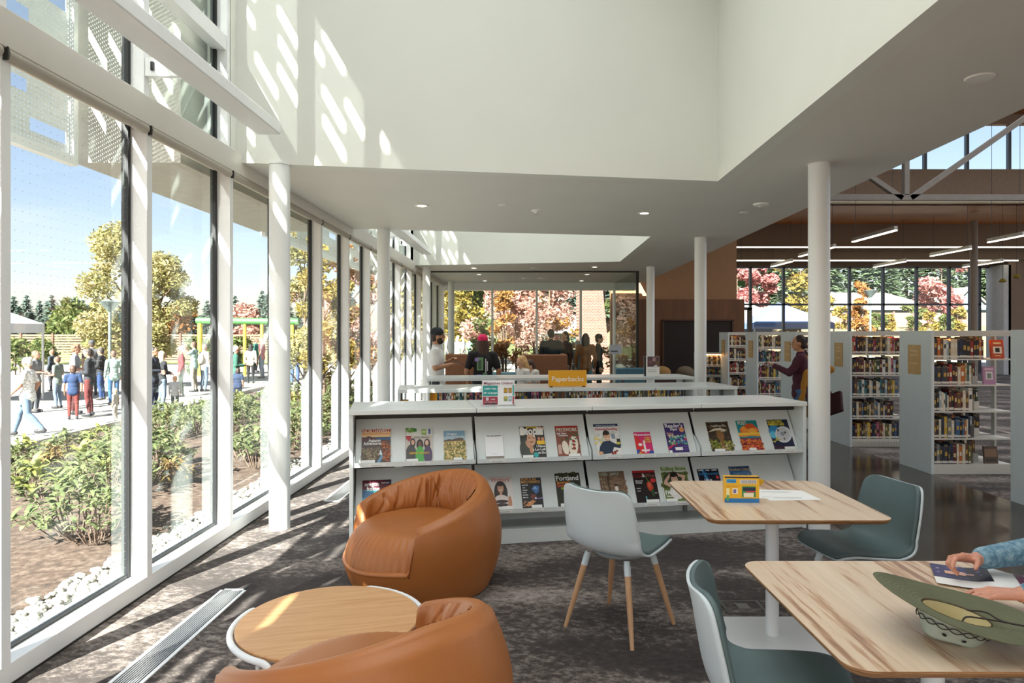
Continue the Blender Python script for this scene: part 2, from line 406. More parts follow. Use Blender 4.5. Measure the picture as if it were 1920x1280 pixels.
# white light shelf beams on brackets
def lbeam(y0, y1, lab, zs=0):
    t = thing('light_shelf', lab, 'light shelf', (0, 0, 0), group='white light shelves high on the window wall')
    m = MB(); m.prism([(wx(.225,y0),y0),(wx(.415,y0),y0),(wx(.415,y1),y1),(wx(.225,y1),y1)], 3.20, 3.29)
    m.build('beam', FRAME, t, bevel=.012)
    for y in POSTS:
        if y0 < y < y1:
            b = MB(); wbox(b, -.02, .25, y+.01, y+.05, 3.235, 3.35); br = b.build('bracket', FRAME, t, bevel=.003)
            s = MB(); s.tube([(wx(.03,y), y+.005, 3.27), (wx(.03,y), y+.005, 3.32)], .012, 8); s.build('slot', BLACK, br)
lbeam(-1.4, 5.42, 'long white light shelf beam on brackets in the nearer ceiling well')
lbeam(9.3, 13.6, 'white light shelf beam on brackets in the farther ceiling well')

# ---- outside of the window wall: slotted screens and solid eaves
scr = bpy.data.materials.new('perforated_screen'); scr.use_nodes = True
def make_screen():
    t = scr.node_tree; b = t.nodes['Principled BSDF']; N = t.nodes.new; L = t.links.new
    b.inputs['Base Color'].default_value = (.72, .73, .72, 1); b.inputs['Roughness'].default_value = .5
    co = N('ShaderNodeTexCoord'); sp = N('ShaderNodeSeparateXYZ'); L(co.outputs['Object'], sp.inputs[0]); q = []
    for k in (1, 2):
        a = N('ShaderNodeMath'); a.operation = 'MULTIPLY'; a.inputs[1].default_value = 30.0; L(sp.outputs[k], a.inputs[0])
        f = N('ShaderNodeMath'); f.operation = 'FRACT'; L(a.outputs[0], f.inputs[0])
        s = N('ShaderNodeMath'); s.operation = 'SUBTRACT'; s.inputs[1].default_value = .5; L(f.outputs[0], s.inputs[0])
        m = N('ShaderNodeMath'); m.operation = 'MULTIPLY'; L(s.outputs[0], m.inputs[0]); L(s.outputs[0], m.inputs[1]); q.append(m)
    ad = N('ShaderNodeMath'); L(q[0].outputs[0], ad.inputs[0]); L(q[1].outputs[0], ad.inputs[1])
    gt = N('ShaderNodeMath'); gt.operation = 'GREATER_THAN'; gt.inputs[1].default_value = .016; L(ad.outputs[0], gt.inputs[0])
    L(gt.outputs[0], b.inputs['Alpha'])
make_screen()
def screen(y0, y1, z0, z1, nm, lab):
    """perforated sheet with rows of long rectangular slots; x follows the wall at -.98"""
    m = MB(); rnd = random.Random(5)
    rows = int((z1-z0)/.24); X = lambda y: wx(-.98, y)
    for r in range(rows):
        za = z0+r*.24; zb = za+.24; sa = za+.075; sb = za+.165
        m.quad((X(y0),y0,za),(X(y1),y1,za),(X(y1),y1,sa),(X(y0),y0,sa)); m.quad((X(y0),y0,sb),(X(y1),y1,sb),(X(y1),y1,zb),(X(y0),y0,zb))
        y = y0; off = .1+(r % 2)*.39
        y2 = y0+off
        while y2 < y1:
            m.quad((X(y),y,sa),(X(y2),y2,sa),(X(y2),y2,sb),(X(y),y,sb)); y = y2+.36; y2 = y+rnd.choice((.42, .42, .42, .8))
        if y < y1: m.quad((X(y),y,sa),(X(y1),y1,sa),(X(y1),y1,sb),(X(y),y,sb))
    t = thing(nm, lab, 'sun screen', group='perforated sun screens outside the window wall')
    m.build('perforated_sheet', scr, t, fix=False)
    f = MB(); f.prism([(X(y0)-.03,y0),(X(y0)+.03,y0),(X(y1)+.03,y1),(X(y1)-.03,y1)], z0-.06, z0)
    f.build('bottom_rail', FRAME, t)
    f = MB(); f.prism([(X(y1)-.03,y1),(X(y1)+.03,y1),(X(y1)+.03,y1+.05),(X(y1)-.03,y1+.05)], z0-.06, z1); f.build('end_post', FRAME, t)
screen(-6, 5.0, 2.92, 7.6, 'sun_screen', 'slotted perforated white sun screen outside the nearest windows')
screen(8.6, 13.6, 2.92, 7.6, 'sun_screen', 'slotted perforated white sun screen outside the farther ceiling well')
e = MB()
for a, b in ((5.1, 8.55), (13.7, FARW+.6)):
    e.prism([(wx(-.22,a),a),(wx(-.22,b),b),(wx(-1.02,b),b),(wx(-1.02,a),a)], 2.90, 7.2 if a < 9 else 3.9)
struct(e.build('wall_exterior_eaves', mat('exterior_render', '#d8d4ca', .8)))

# ---- columns
COLM = mat('column_paint', '#eceeec', .35, var=.01)
for (x, y, lab) in ((-1.94, 5.70, 'white round column standing in sunlight left of the magazine shelf'),
                    (2.55, 5.67, 'white round column at the aisle end of the magazine shelf'),
                    (-1.73, 9.2, 'white round column by the windows at the end of the third low shelf'),
                    (2.76, 10.0, 'white round column behind the aisle end of the second low shelf'),
                    (-1.79, 14.3, 'thin white column beside the man in the white shirt'),
                    (2.90, 14.3, 'white column in front of the dark wood wall by the poster holder'),
                    (-1.63, 18.3, 'white column inside the far glass room')):
    m = MB(); m.cyl((0,0,0), (0,0,Z_S+.01), .085, n=40)
    o = m.build('column', COLM, auto=40); o.location = (x, y, 0); tag(o, lab, 'column', 'round white columns')
    r = MB(); r.cyl((0,0,Z_S-.004), (0,0,Z_S), .092, n=40); r.build('collar', COLM, o)

# ---- ceiling fittings
LAMP = mat('lamp_glow', '#fff3da', emit=9.0); TRIMW = mat('fitting_white', '#f2f0ea', .4)
def downlight(x, y, lab):
    t = thing('downlight', lab, 'ceiling light', (x, y, Z_S), group='round recessed downlights in the soffit')
    m = MB(); m.lathe([(.052, .0), (.075, 0), (.078, -.006), (.05, -.008), (.05, .0)], n=28); m.build('trim_ring', TRIMW, t)
    m = MB(); m.cyl((0,0,-.003), (0,0,-.002), .051, n=28); m.build('lens', LAMP, t)
for px, py, l in ((791,385,'nearest, above the magazine shelf towards the windows'), (1208,399,'nearest, above the magazine shelf towards the aisle'),
                  (889,502,'window side, just before the glass room'), (898,514,'window side, first row inside the glass room'), (909,526,'window side, last row inside the glass room'),
                  (1115,500,'aisle side, just before the glass room'), (1101,514,'aisle side, first row inside the glass room'), (1090,526,'aisle side, last row inside the glass room')):
    p = at(px, py, Z_S); downlight(p.x, p.y, 'small round downlight, '+l)
def detector(px, py, lab, r=.06, kind='smoke_detector', h=.035):
    p = at(px, py, Z_S)
    t = thing(kind, lab, kind.replace('_', ' '), (p.x, p.y, Z_S))
    m = MB(); m.lathe([(0,-h), (r*.35,-h), (r*.5,-h*.7), (r*.95,-h*.45), (r,0)], n=24); m.build('cover', TRIMW, t, auto=40)
    m = MB(); m.lathe([(0,-h-.012), (r*.22,-h-.012), (r*.25,-h)], n=12); m.build('sensor', mat('sensor_grey', '#b9b7b0', .4), t)
detector(1006, 394, 'white smoke detector on the soffit above the middle of the magazine shelf')
detector(1427, 382, 'white smoke detector on the soffit next to the near aisle column', .085)
detector(1001, 502, 'white smoke detector just before the glass room', .08)
detector(987, 521, 'large white ceiling sensor inside the glass room', .13)
detector(1015, 521, 'smaller white ceiling sensor inside the glass room', .1)
def plate(px, py, lab, r=.06):
    p = at(px, py, Z_S); m = MB(); m.lathe([(0,-.008), (r*.9,-.008), (r,0)], n=24); o = m.build('sprinkler_cover', TRIMW); o.location = (p.x, p.y, Z_S)
    tag(o, lab, 'sprinkler cover', 'flat sprinkler covers in the soffit')
plate(942, 384, 'flat sprinkler cover beside the smoke detector above the magazine shelf', .045)
plate(1395, 398, 'flat sprinkler cover beside the aisle smoke detector', .05)
plate(1837, 145, 'flat round sprinkler cover on the soffit nearest the camera', .075)

# ---- floor grilles and floor box
GR = mat('grille_metal', '#8f9092', .35, .7)
def grille(y0, y1, x0, w, lab):
    t = thing('floor_grille', lab, 'floor grille', (x0+w/2, y0, 0), -SL, 'linear grilles in the floor along the windows')
    m = MB(); h = w/2
    for a, b in (((-h,0,0),(-h+.02,y1-y0,.006)), ((h-.02,0,0),(h,y1-y0,.006)), ((-h,0,0),(h,.02,.006)), ((-h,y1-y0-.02,0),(h,y1-y0,.006))): m.box(a, b)
    m.build('frame', FRAME, t)
    m = MB(); m.box((-h+.02,.02,.0005), (h-.02,y1-y0-.02,.0015)); m.build('recess', BLACK, t)
    m = MB(); n = 9
    for k in range(n):
        x = -h+.025+(2*h-.05)*(k+.15)/n; m.box((x,.02,.001), (x+(2*h-.05)/n*.62, y1-y0-.02, .005))
    m.build('bars', GR, t)
grille(2.2, 4.33, -1.9, .165, 'long metal floor grille in the sunlit carpet, nearest the camera')
grille(6.6, 8.6, -1.83, .165, 'metal floor grille beyond the sunlit column')
t = thing('floor_box', 'square floor outlet box let into the carpet under the far table', 'floor box', (1.37, 4.05, 0))
m = MB(); m.box((-.12,-.1,0), (.12,.1,.004)); m.build('frame', mat('floorbox_frame', '#6b6963', .4, .5), t)
m = MB(); m.box((-.10,-.08,.004), (.10,.08,.0055)); m.build('lid', carpet, t)
m = MB(); m.box((-.035,-.04,.0055), (.035,.04,.008)); m.build('flap', mat('floorbox_flap', '#8a8880', .4, .5), t)

# ================================================================ glass meeting room at the end
GR1 = glass('room_glass', tint=(.92, .95, .93), refl=.18)
YG = 15.3; XR0, XR1 = wx(.02, 15.3), 2.81
for k in range(5):
    a = -1.83+k*.93; b = min(a+.925, XR1)
    m = MB(); m.box((a, YG, .02), (b, YG+.012, Z_S)); struct(m.build('window_glass_room_%d' % (k+1), GR1))
m = MB(); m.box((XR1, YG, .02), (XR1+.012, FARW, Z_S)); struct(m.build('window_glass_room_side', GR1))
m = MB(); m.box((XR1-.03, YG-.02, 0), (XR1+.03, YG+.03, Z_S)); m.box((-1.85, YG-.01, Z_S-.03), (XR1+.03, YG+.03, Z_S)); m.box((-1.85, YG-.01, 0), (XR1, YG+.02, .03))
struct(m.build('trim_glass_room', mat('dark_metal', '#2f3431', .4, .4)))
# far window wall
yb = FARW
m = MB(); m.box((-2.1, yb-.05, 2.82), (3.4, yb+.1, Z_S+.3)); m.box((-2.1, yb-.05, 0), (3.4, yb+.1, .12))
struct(m.build('trim_far_window', FRAME))
for k, x in enumerate((-1.93, -.57, .65, 1.86, 2.78)):
    m = MB(); m.box((x, yb-.08, .1), (x+.06, yb+.06, 2.85)); struct(m.build('trim_far_mullion', FRAME, bevel=.004))
for k, (a, b) in enumerate(((-2.0,-.57),(-.51,.65),(.71,1.86),(1.92,2.78),(2.84,3.4))):
    m = MB(); m.quad((a, yb, .12), (b, yb, .12), (b, yb, 2.82), (a, yb, 2.82)); struct(m.build('window_far_%d' % (k+1), GR1))

# ================================================================ the reading hall on the aisle side
ZH = 8.7
woodc = ramp_mat('cedar_ceiling', [(.3, '#8a4f22'), (.5, '#b06c33'), (.7, '#cc8a4a')], scale=7, stretch=(.15, 6, 1), rough=.5)
m = MB(); m.box((6.4, 21.6, 5.8), (24, 26.2, 6.0)); struct(m.build('ceiling_hall_low', woodc))
m = MB(); m.box((3.1, -6, ZH), (24, 19.9, ZH+.2)); m.box((6.4, 19.9, ZH), (24, 22.2, ZH+.2)); struct(m.build('ceiling_hall_high', woodc))
m = MB(); m.box((6.4, 22, 5.8), (24, 22.2, 6.93)); m.box((6.4, 22, 8.38), (24, 22.2, ZH)); struct(m.build('wall_clerestory', mat('clerestory_paint', '#b5a391', .75)))
for k in range(13):
    x = 6.5+1.36*k; m = MB(); m.box((x, 22.02, 6.9), (x+.09, 22.14, 8.4)); struct(m.build('trim_clerestory_mullion', mat('grey_blue_frame', '#6f7c87', .4, .3)))
m = MB(); m.box((6.4, 22.05, 6.86), (24, 22.2, 6.93)); struct(m.build('trim_clerestory_sill', mat('grey_blue_frame', '#6f7c87')))
m = MB(); m.quad((6.4, 22.1, 6.93), (23.9, 22.1, 6.93), (23.9, 22.1, 8.4), (6.4, 22.1, 8.4)); struct(m.build('window_hall_clerestory', glass('hall_glass', refl=.6)))
m = MB(); m.box((6.4, 26, 4.95), (24, 26.3, 6.0)); struct(m.build('trim_hall_beam', HALLP))
m = MB(); m.box((6.4, 27, 4.55), (24, 27.3, 5.3)); m.box((6.4, 26.3, 5.3), (24, 28.2, 5.5)); struct(m.build('trim_hall_beam_far', HALLP))
STR = mat('strip_light', '#fff2d8', emit=4.5)
for y, z, x0, x1, l in ((26.0, 4.95, 7.6, 20.2, 'long thin light strip along the nearer brown beam of the hall'), (27.0, 4.55, 8.0, 20, 'long thin light strip along the farther brown beam of the hall')):
    t = thing('light_strip', l, 'light strip', (x0, y, z)); m = MB(); m.box((0,-.06,-.05), (x1-x0,-.002,0)); m.build('housing', mat('alu', '#c9c7c1', .4, .5), t)
    m = MB(); m.box((0.02,-.065,-.052), (x1-x0-.02,-.01,-.01)); m.build('diffuser', STR, t)
t = thing('light_strip', 'pale lit ledge strip above the cedar ceiling of the hall', 'light strip', (8.4, 21.5, 5.78)); m = MB(); m.box((0,-.06,-.03), (12,.1,.05)); m.build('housing', mat('ledge_cream', '#e9e0c8', .5), t)
# far hall wall with tall gridded window
YF = 28.0
m = MB(); x0w, x1w = atY(1353, 0, YF).x, atY(1821, 0, YF).x; zt = 4.38
m.box((6.4, YF, 0), (x0w, YF+.3, 6)); m.box((x1w+.95, YF-.8, 0), (24, YF+.3, 6)); m.box((x0w, YF, zt), (x1w+1.0, YF+.3, 6)); struct(m.build('wall_hall_far', HALLP))
m = MB(); m.box((x1w+.75, YF-.8, 0), (x1w+1.05, YF+.2, zt)); struct(m.build('trim_hall_reveal', mat('reveal_white', '#cfd3d6', .6)))
HM = mat('hall_mullion', '#4b535c', .4, .3)
xs = [atY(p, 0, YF).x for p in (1353, 1408, 1470, 1532, 1594, 1657, 1720, 1781, 1821, 1838)]
for x in xs:
    m = MB(); m.box((x-.045, YF, 0), (x+.045, YF+.14, zt)); struct(m.build('trim_hall_mullion', HM))
m = MB(); m.box((x0w, YF, 2.79), (x1w+.4, YF+.14, 2.87)); m.box((x0w, YF, zt-.06), (x1w+.8, YF+.14, zt)); struct(m.build('trim_hall_transom', HM))
m = MB(); m.quad((x0w, YF+.07, 0), (x1w+.8, YF+.07, 0), (x1w+.8, YF+.07, zt), (x0w, YF+.07, zt)); struct(m.build('window_hall_far', glass('hall_glass')))
xd0, xd1 = xs[0]+.02, xs[1]+.3
d = MB(); d.box((xd0+.05, YF-.03, 0), (xd0+.2, YF+.05, 2.7)); d.box((xd1-.45, YF-.03, 0), (xd1-.25, YF+.05, 2.7)); d.box((xd0+.05, YF-.03, 2.6), (xd1-.25, YF+.05, 2.72))
do = struct(d.build('door_hall', mat('door_grey', '#5b5650', .5)))
# exit sign
p = atY(1390, 531, 24); t = thing('exit_sign', 'small green sign hanging on a rod before the hall window', 'sign', (p.x, 24, p.z))
m = MB(); m.box((-.13,-.02,-.09), (.13,.02,.09)); m.build('sign_face', mat('exit_green', '#2f5a22', .5, emit=.15), t)
m = MB(); m.cyl((0,0,.09), (0,0,5.8-p.z), .008, n=6); m.build('rod', HM, t)
# wood wall block and brown wall behind the aisle
m = MB(); m.box((3.02, 18.7, 0), (6.35, 19.6, 2.57)); m.box((6.35, 18.7, 0), (6.37, 20, 2.57))
pw = struct(m.build('wall_wood_panel', PANEL))
m = MB(); m.box((4.15, 18.66, .4), (6.0, 18.72, 1.98)); m.build('dark_recess', mat('recess_dark', '#1c0d09', .6), pw)
m = MB(); m.box((4.1, 18.62, 1.98), (6.05, 18.7, 2.02)); m.box((4.1, 18.62, 0), (4.15, 18.7, 2.0)); m.box((6.0, 18.62, 0), (6.05, 18.7, 2.0)); m.build('recess_frame', mat('walnut', '#4b2e1e', .5), pw)
m = MB(); m.box((2.85, 19.6, 0), (6.37, 19.9, 8.9)); m.box((6.37, 19.6, 0), (6.45, 28.3, 8.9)); struct(m.build('wall_brown_upper', mat('tan_wall', '#9c7857', .8, var=.04)))
COL.objects['wall_brown_upper'].data.transform(Matrix.Identity(4))
# trusses
TR = mat('truss_grey', '#8d8680', .5, .2)
def truss(Y, lab, pts):
    t = thing('roof_truss', lab, 'roof truss', (0, 0, 0)); 
    for nm, a, b, r in pts:
        m = MB(); A, B = atY(*a, Y), atY(*b, Y); m.T = None
        d = (B-A).normalized(); n = Vector((0,1,0)).cross(d)*r; yy = Vector((0,.07,0))
        m.add([A-n-yy, B-n-yy, B+n-yy, A+n-yy, A-n+yy, B-n+yy, B+n+yy, A+n+yy], [(0,1,2,3),(7,6,5,4),(0,4,5,1),(1,5,6,2),(2,6,7,3),(3,7,4,0)])
        m.build(nm, TR, t)
truss(17, 'grey steel roof truss crossing in front of the hall clerestory', [('bottom_chord', (1500,370), (2200,371), .07), ('vertical', (1698,366), (1698,120), .06),
      ('diagonal', (1706,372), (2100,96), .06), ('diagonal', (1690,372), (1500,240), .06), ('top_chord', (1300,60), (2200,60), .07)])
# pendant linear lamps
def pendant(p0, p1, lab):
    t = thing('pendant_light', lab, 'pendant lamp', (p0.x, p0.y, p0.z), group='linear pendant lamps in the hall')
    Ln = p1.y-p0.y
    m = MB(); m.box((-.045,0,-.01), (.045,Ln,.09)); m.build('housing', mat('alu', '#c9c7c1'), t)
    m = MB(); m.box((-.046,.01,-.035), (.046,Ln-.01,-.01)); m.build('diffuser', STR, t)
    for yy in (.15, Ln-.15):
        top = (5.8 if p0.y+yy > 21.6 else 8.7)-p0.z
        if p0.y+yy > 26: top = 5.3-p0.z
        m = MB(); m.cyl((0,yy,.09), (0,yy,top), .006, n=6); m.build('cable', HM, t)
for (a, b, z, l) in (((1680,430),(1600,452),4.34,'linear pendant lamp nearest the thick aisle column'), ((1920,440),(1870,453),4.38,'linear pendant lamp at the frame edge in the hall'),
                  ((1820,465),(1740,479),4.4,'linear pendant lamp before the right part of the hall window'), ((1565,462),(1510,480),4.42,'linear pendant lamp partly hidden by the thick aisle column'),
                  ((1485,489),(1443,499),4.3,'linear pendant lamp farthest back, beside the exit sign'), ((1698,489),(1645,500),4.3,'linear pendant lamp farthest back, right of the thick column'),
                  ((1880,489),(1812,500),4.3,'linear pendant lamp farthest back, by the white reveal')):
    A = at(*a, z); B = at(*b, z); B.x = A.x; pendant(A, B, l)
# slim hall column, hanging ornaments
p = atY(1826, 0, 24); m = MB(); m.cyl((0,0,0), (0,0,5.6), .12, n=20); o = m.build('column', mat('hall_column', '#8c8075', .5), auto=40); o.location = (p.x, 24, 0)
tag(o, 'thin grey-brown column at the end of the hall window', 'column')
for px, py, l in ((1880,526,'small yellow pendant ornament hanging on the brown hall wall side'), (1906,518,'small dark pendant ornament near the frame edge in the hall')):
    p = atY(px, py, 22); t = thing('hanging_ornament', l, 'ornament', p)
    m = MB(); m.lathe([(0,.08),(.05,.06),(.11,-.02),(.09,-.05),(0,-.06)], n=16); m.build('shade', mat('ornament_yellow', '#8a7a30', .4), t, auto=50)
    m = MB(); m.cyl((0,0,.07), (0,0,5.8-p.z), .006, n=6); m.build('cord', BLACK, t)
# ================================================================ outdoors
def smooth(t): t = max(0, min(1, t)); return t*t*(3-2*t)
def gz(x, y):
    z = -.06-.36*smooth((-x-3.2)/5.2)
    if y > 20: z = z*1.0 - .0
    z += 2.3*smooth((y-32)/22)*smooth((x-4)/6)
    return z
MULCH = ramp_mat('mulch', [(.3, '#4e3c31'), (.5, '#8f7563'), (.7, '#c9b09c')], scale=14, rough=.95, detail=14, bump=.6)
PATH = mat('path_concrete', '#cfc9bf', .85, var=.08, scale=1.2)
GRASSG = ramp_mat('lawn', [(.3, '#6b7a3d'), (.6, '#97985a'), (.8, '#b5a877')], scale=1.5, rough=1, detail=10)
def curb_x(y): return -8.45-.045*(y-9) - (.010*(9-y)**2 if y < 9 else 0)
def ground(name, m, fx0, fx1, y0, y1, nx, ny, dz=0, th=0):
    b = MB()
    b.grid(lambda u, v: ((lambda y: (lambda x: (x, y, gz(x, y)+dz))(fx0(y)+(fx1(y)-fx0(y))*u))(y0+(y1-y0)*v)), nx, ny)
    return struct(b.build(name, m, smooth=True))
ground('ground_garden_bed', MULCH, lambda y: curb_x(y)-.1, lambda y: wx(-.2, y), -6, 24, 60, 120)
ground('ground_path', PATH, lambda y: -34, lambda y: curb_x(y), -6, 46, 10, 40, .015)
ground('ground_lawn', GRASSG, lambda y: -150, lambda y: 150, 46, 150, 30, 30, -.02)
ground('ground_north', PATH, lambda y: curb_x(y) if y < 46 else -9, lambda y: 60, 23.9, 46.2, 40, 40, .0)
ground('ground_north_bed', MULCH, lambda y: -2.6, lambda y: 6.3, 19.2, 24.0, 40, 12, .005)
c = MB()
pts = [(curb_x(y), y) for y in [k*.75 for k in range(0, 48)]]
for a, b in zip(pts, pts[1:]):
    z = gz(*a)
    c.prism([(a[0]-.15, a[1]), (a[0], a[1]), (b[0], b[1]), (b[0]-.15, b[1])], z-.1, z+.11)
struct(c.build('trim_curb', mat('curb_concrete', '#dad5cb', .8)))
# ---- white pebbles along the glass
def make_pebbles():
    rnd = random.Random(3); m = MB()
    base = []; 
    for k in range(4200):
        y = 1.6+rnd.random()**1.3*14; off = -.24-rnd.random()*.42
        if rnd.random() < .25: off -= rnd.random()*.12
        r = .017+rnd.random()*.024; x = wx(off, y)
        m.ell((x, y, gz(x, y)+r*.25+rnd.random()*.02), (r, r*(.7+.5*rnd.random()), r*.6), 6, 4)
    o = m.build('pebbles', mat('white_pebble', '#e2ddd0', .7, var=.12, scale=12), smooth=True, fix=False)
    tag(o, 'strip of white pebbles lying along the foot of the windows outside', 'pebbles', kind='stuff')
make_pebbles()

# ---- plants
def leafmat(name, cols, scale=1.2):
    if name in MATS: return MATS[name]
    m = ramp_mat(name, cols, scale=scale, rough=.6, detail=12, spec=.25)
    t = m.node_tree; b = t.nodes['Principled BSDF']; o = [n for n in t.nodes if n.type == 'OUTPUT_MATERIAL'][0]
    tr = t.nodes.new('ShaderNodeBsdfTranslucent'); mx = t.nodes.new('ShaderNodeMixShader'); mx.inputs[0].default_value = .35
    r = [n for n in t.nodes if n.type == 'VALTORGB'][0]
    t.links.new(r.outputs[0], tr.inputs[0]); t.links.new(b.outputs[0], mx.inputs[1]); t.links.new(tr.outputs[0], mx.inputs[2]); t.links.new(mx.outputs[0], o.inputs[0])
    return m
BARK = mat('bark', '#6a584b', .9, var=.2, scale=10)
BARKP = mat('pale_bark', '#b3a392', .8, var=.2, scale=10)
def leafcloud(m, rnd, n, blobs, size, droop=.3, elong=1.5):
    tot = sum(b[1][0]*b[1][1]+b[1][2]*b[1][0] for b in blobs)
    for c, r in blobs:
        k = int(n*(r[0]*r[1]+r[2]*r[0])/tot)
        for _ in range(k):
            d = Vector((rnd.gauss(0,1), rnd.gauss(0,1), rnd.gauss(0,1))).normalized()*(rnd.random()**.45)
            p = Vector((c[0]+d.x*r[0], c[1]+d.y*r[1], c[2]+d.z*r[2]))
            u = Vector((rnd.gauss(0,1), rnd.gauss(0,1), rnd.gauss(0,.6)-droop)).normalized()
            w = u.orthogonal().normalized(); w.rotate(Matrix.Rotation(rnd.random()*6.28, 3, u))
            s = size*(.6+.8*rnd.random()); L_ = s*elong*.5; h = s*.5
            m.add([p-u*L_, p-w*h*.6, p+u*L_, p+w*h*.6], [(0,1,2,3)])
def tree(name, lab, cat, loc, H, crown, leaf, n, size, seed, trunk=.09, stems=1, bark=BARK, z0=.25, group=None, nb=14, flat=1.):
    """broadleaf tree: trunk with limbs, crown of leaves in clumps"""
    rnd = random.Random(seed); t = thing(name, lab, cat, loc, 0, group)
    tr = MB(); blobs = []
    for s in range(stems):
        bx, by = (rnd.uniform(-.25,.25), rnd.uniform(-.25,.25)) if stems > 1 else (0, 0)
        tx, ty = bx+rnd.uniform(-.3,.3)*crown*(.8 if stems > 1 else .2), by+rnd.uniform(-.3,.3)*crown*.5
        path = [(bx+(tx-bx)*k/5, by+(ty-by)*k/5, -.1+(H*.9)*k/5) for k in range(6)]
        tr.tube(path, [trunk*(1-.16*k) for k in range(6)], 7)
        for b in range(nb//stems+1):
            f = z0+(.95-z0)*rnd.random(); zc = H*f; a = rnd.random()*6.28
            rr = crown*flat*(1-.75*abs(f-.5)**1.3)*rnd.uniform(.25,.75)
            px, py = bx+(tx-bx)*f, by+(ty-by)*f
            e = (px+rr*cos(a), py+rr*sin(a), zc+.08*H)
            tr.tube([(px, py, zc-.12*H*.6), ((px+e[0])/2, (py+e[1])/2, zc), e], [trunk*.4, trunk*.28, trunk*.08], 5)
            q = crown*rnd.uniform(.26,.42); blobs.append((e, (q, q, q*.8)))
        blobs.append(((tx, ty, H*.93), (crown*.3, crown*.3, H*.09)))
    tr.build('trunk', bark, t, smooth=True, fix=False)
    lf = MB(); leafcloud(lf, rnd, n, blobs, size); lf.build('crown', leaf, t, fix=False)
    return t
def conifer(name, lab, loc, H, R, leaf, n, size, seed, group=None):
    rnd = random.Random(seed); t = thing(name, lab, 'tree', loc, 0, group)
    m = MB(); m.cyl((0,0,-.2), (0,0,H*.97), R*.07, R*.01, n=7); m.build('trunk', BARK, t)
    m = MB()
    for k in range(n):
        f = rnd.random()**.75; f = 1-f; z = H*(.08+.92*f); tier = 1-((f*9) % 1)*.35
        r = R*(1-f)**.85*tier*(.35+.65*rnd.random()**.5)+.03*R; a = rnd.random()*6.28
        p = Vector((r*cos(a), r*sin(a), z-.12*r)); u = Vector((cos(a), sin(a), -.45+.5*rnd.random())).normalized(); w = Vector((-sin(a), cos(a), rnd.uniform(-.4,.4))).normalized()
        s = size*(.6+.7*rnd.random()); m.add([p-u*s*.6, p-w*s*.35, p+u*s*.8, p+w*s*.35], [(0,1,2,3)])
    m.build('crown', leaf, t, fix=False); return t
L_YG = leafmat('leaf_yellow_green', [(.3, '#96965c'), (.5, '#bdb578'), (.7, '#decb9c')])
L_GR = leafmat('leaf_green', [(.3, '#56683c'), (.5, '#7d8a50'), (.7, '#a9ab6f')])
L_OL = leafmat('leaf_olive_gold', [(.3, '#7d7a3c'), (.5, '#b09a4c'), (.7, '#d4bd72')])
L_PK = leafmat('leaf_pink', [(.3, '#c99080'), (.5, '#e6b4a4'), (.7, '#f4d6c6')])
L_RD = leafmat('leaf_red', [(.3, '#c06a68'), (.5, '#de9592'), (.7, '#f0beb4')])
L_OR = leafmat('leaf_rust', [(.3, '#8a5a37'), (.5, '#c48a4e'), (.7, '#dcb66e')])
L_CF = leafmat('needle_green', [(.3, '#5a6f50'), (.5, '#7d9270'), (.7, '#aab892')])
L_CB = leafmat('needle_blue', [(.3, '#5a7168'), (.5, '#7b9084'), (.7, '#a3b2a3')])
def G(px, Y): x = (px-CX)/F*Y; return (x, Y, gz(x, Y))
tree('maple_tree', 'tall yellow green tree seen behind the nearest window post', 'tree', G(232, 25), 5.6, 1.9, L_YG, 14000, .105, 11, .09, z0=.2)
tree('maple_tree', 'yellow green tree with a dark trunk beyond the second window', 'tree', G(296, 25.5), 5.0, 1.25, L_YG, 8000, .105, 12, .09, z0=.12)
tree('garden_tree', 'loose green tree seen right of the sunlit column', 'tree', G(572, 15), 3.9, .95, L_YG, 5500, .07, 13, .05, z0=.15)
tree('garden_tree', 'golden leaved tree just outside the fifth window', 'tree', G(608, 13.2), 3.4, .75, L_OL, 5500, .06, 14, .045, z0=.1)
tree('garden_tree', 'rust coloured tree just outside the sixth window', 'tree', G(655, 16), 3.7, .85, L_OR, 5500, .065, 15, .045, z0=.1)
tree('garden_tree', 'pink leaved tree outside by the column of the third low shelf', 'tree', G(694, 19), 3.8, .9, L_PK, 3000, .1, 16, .045, z0=.1)
tree('garden_tree', 'golden tree outside behind the man in the white shirt', 'tree', G(748, 24), 4.3, 1.1, L_OL, 2600, .13, 17, .05, z0=.1)
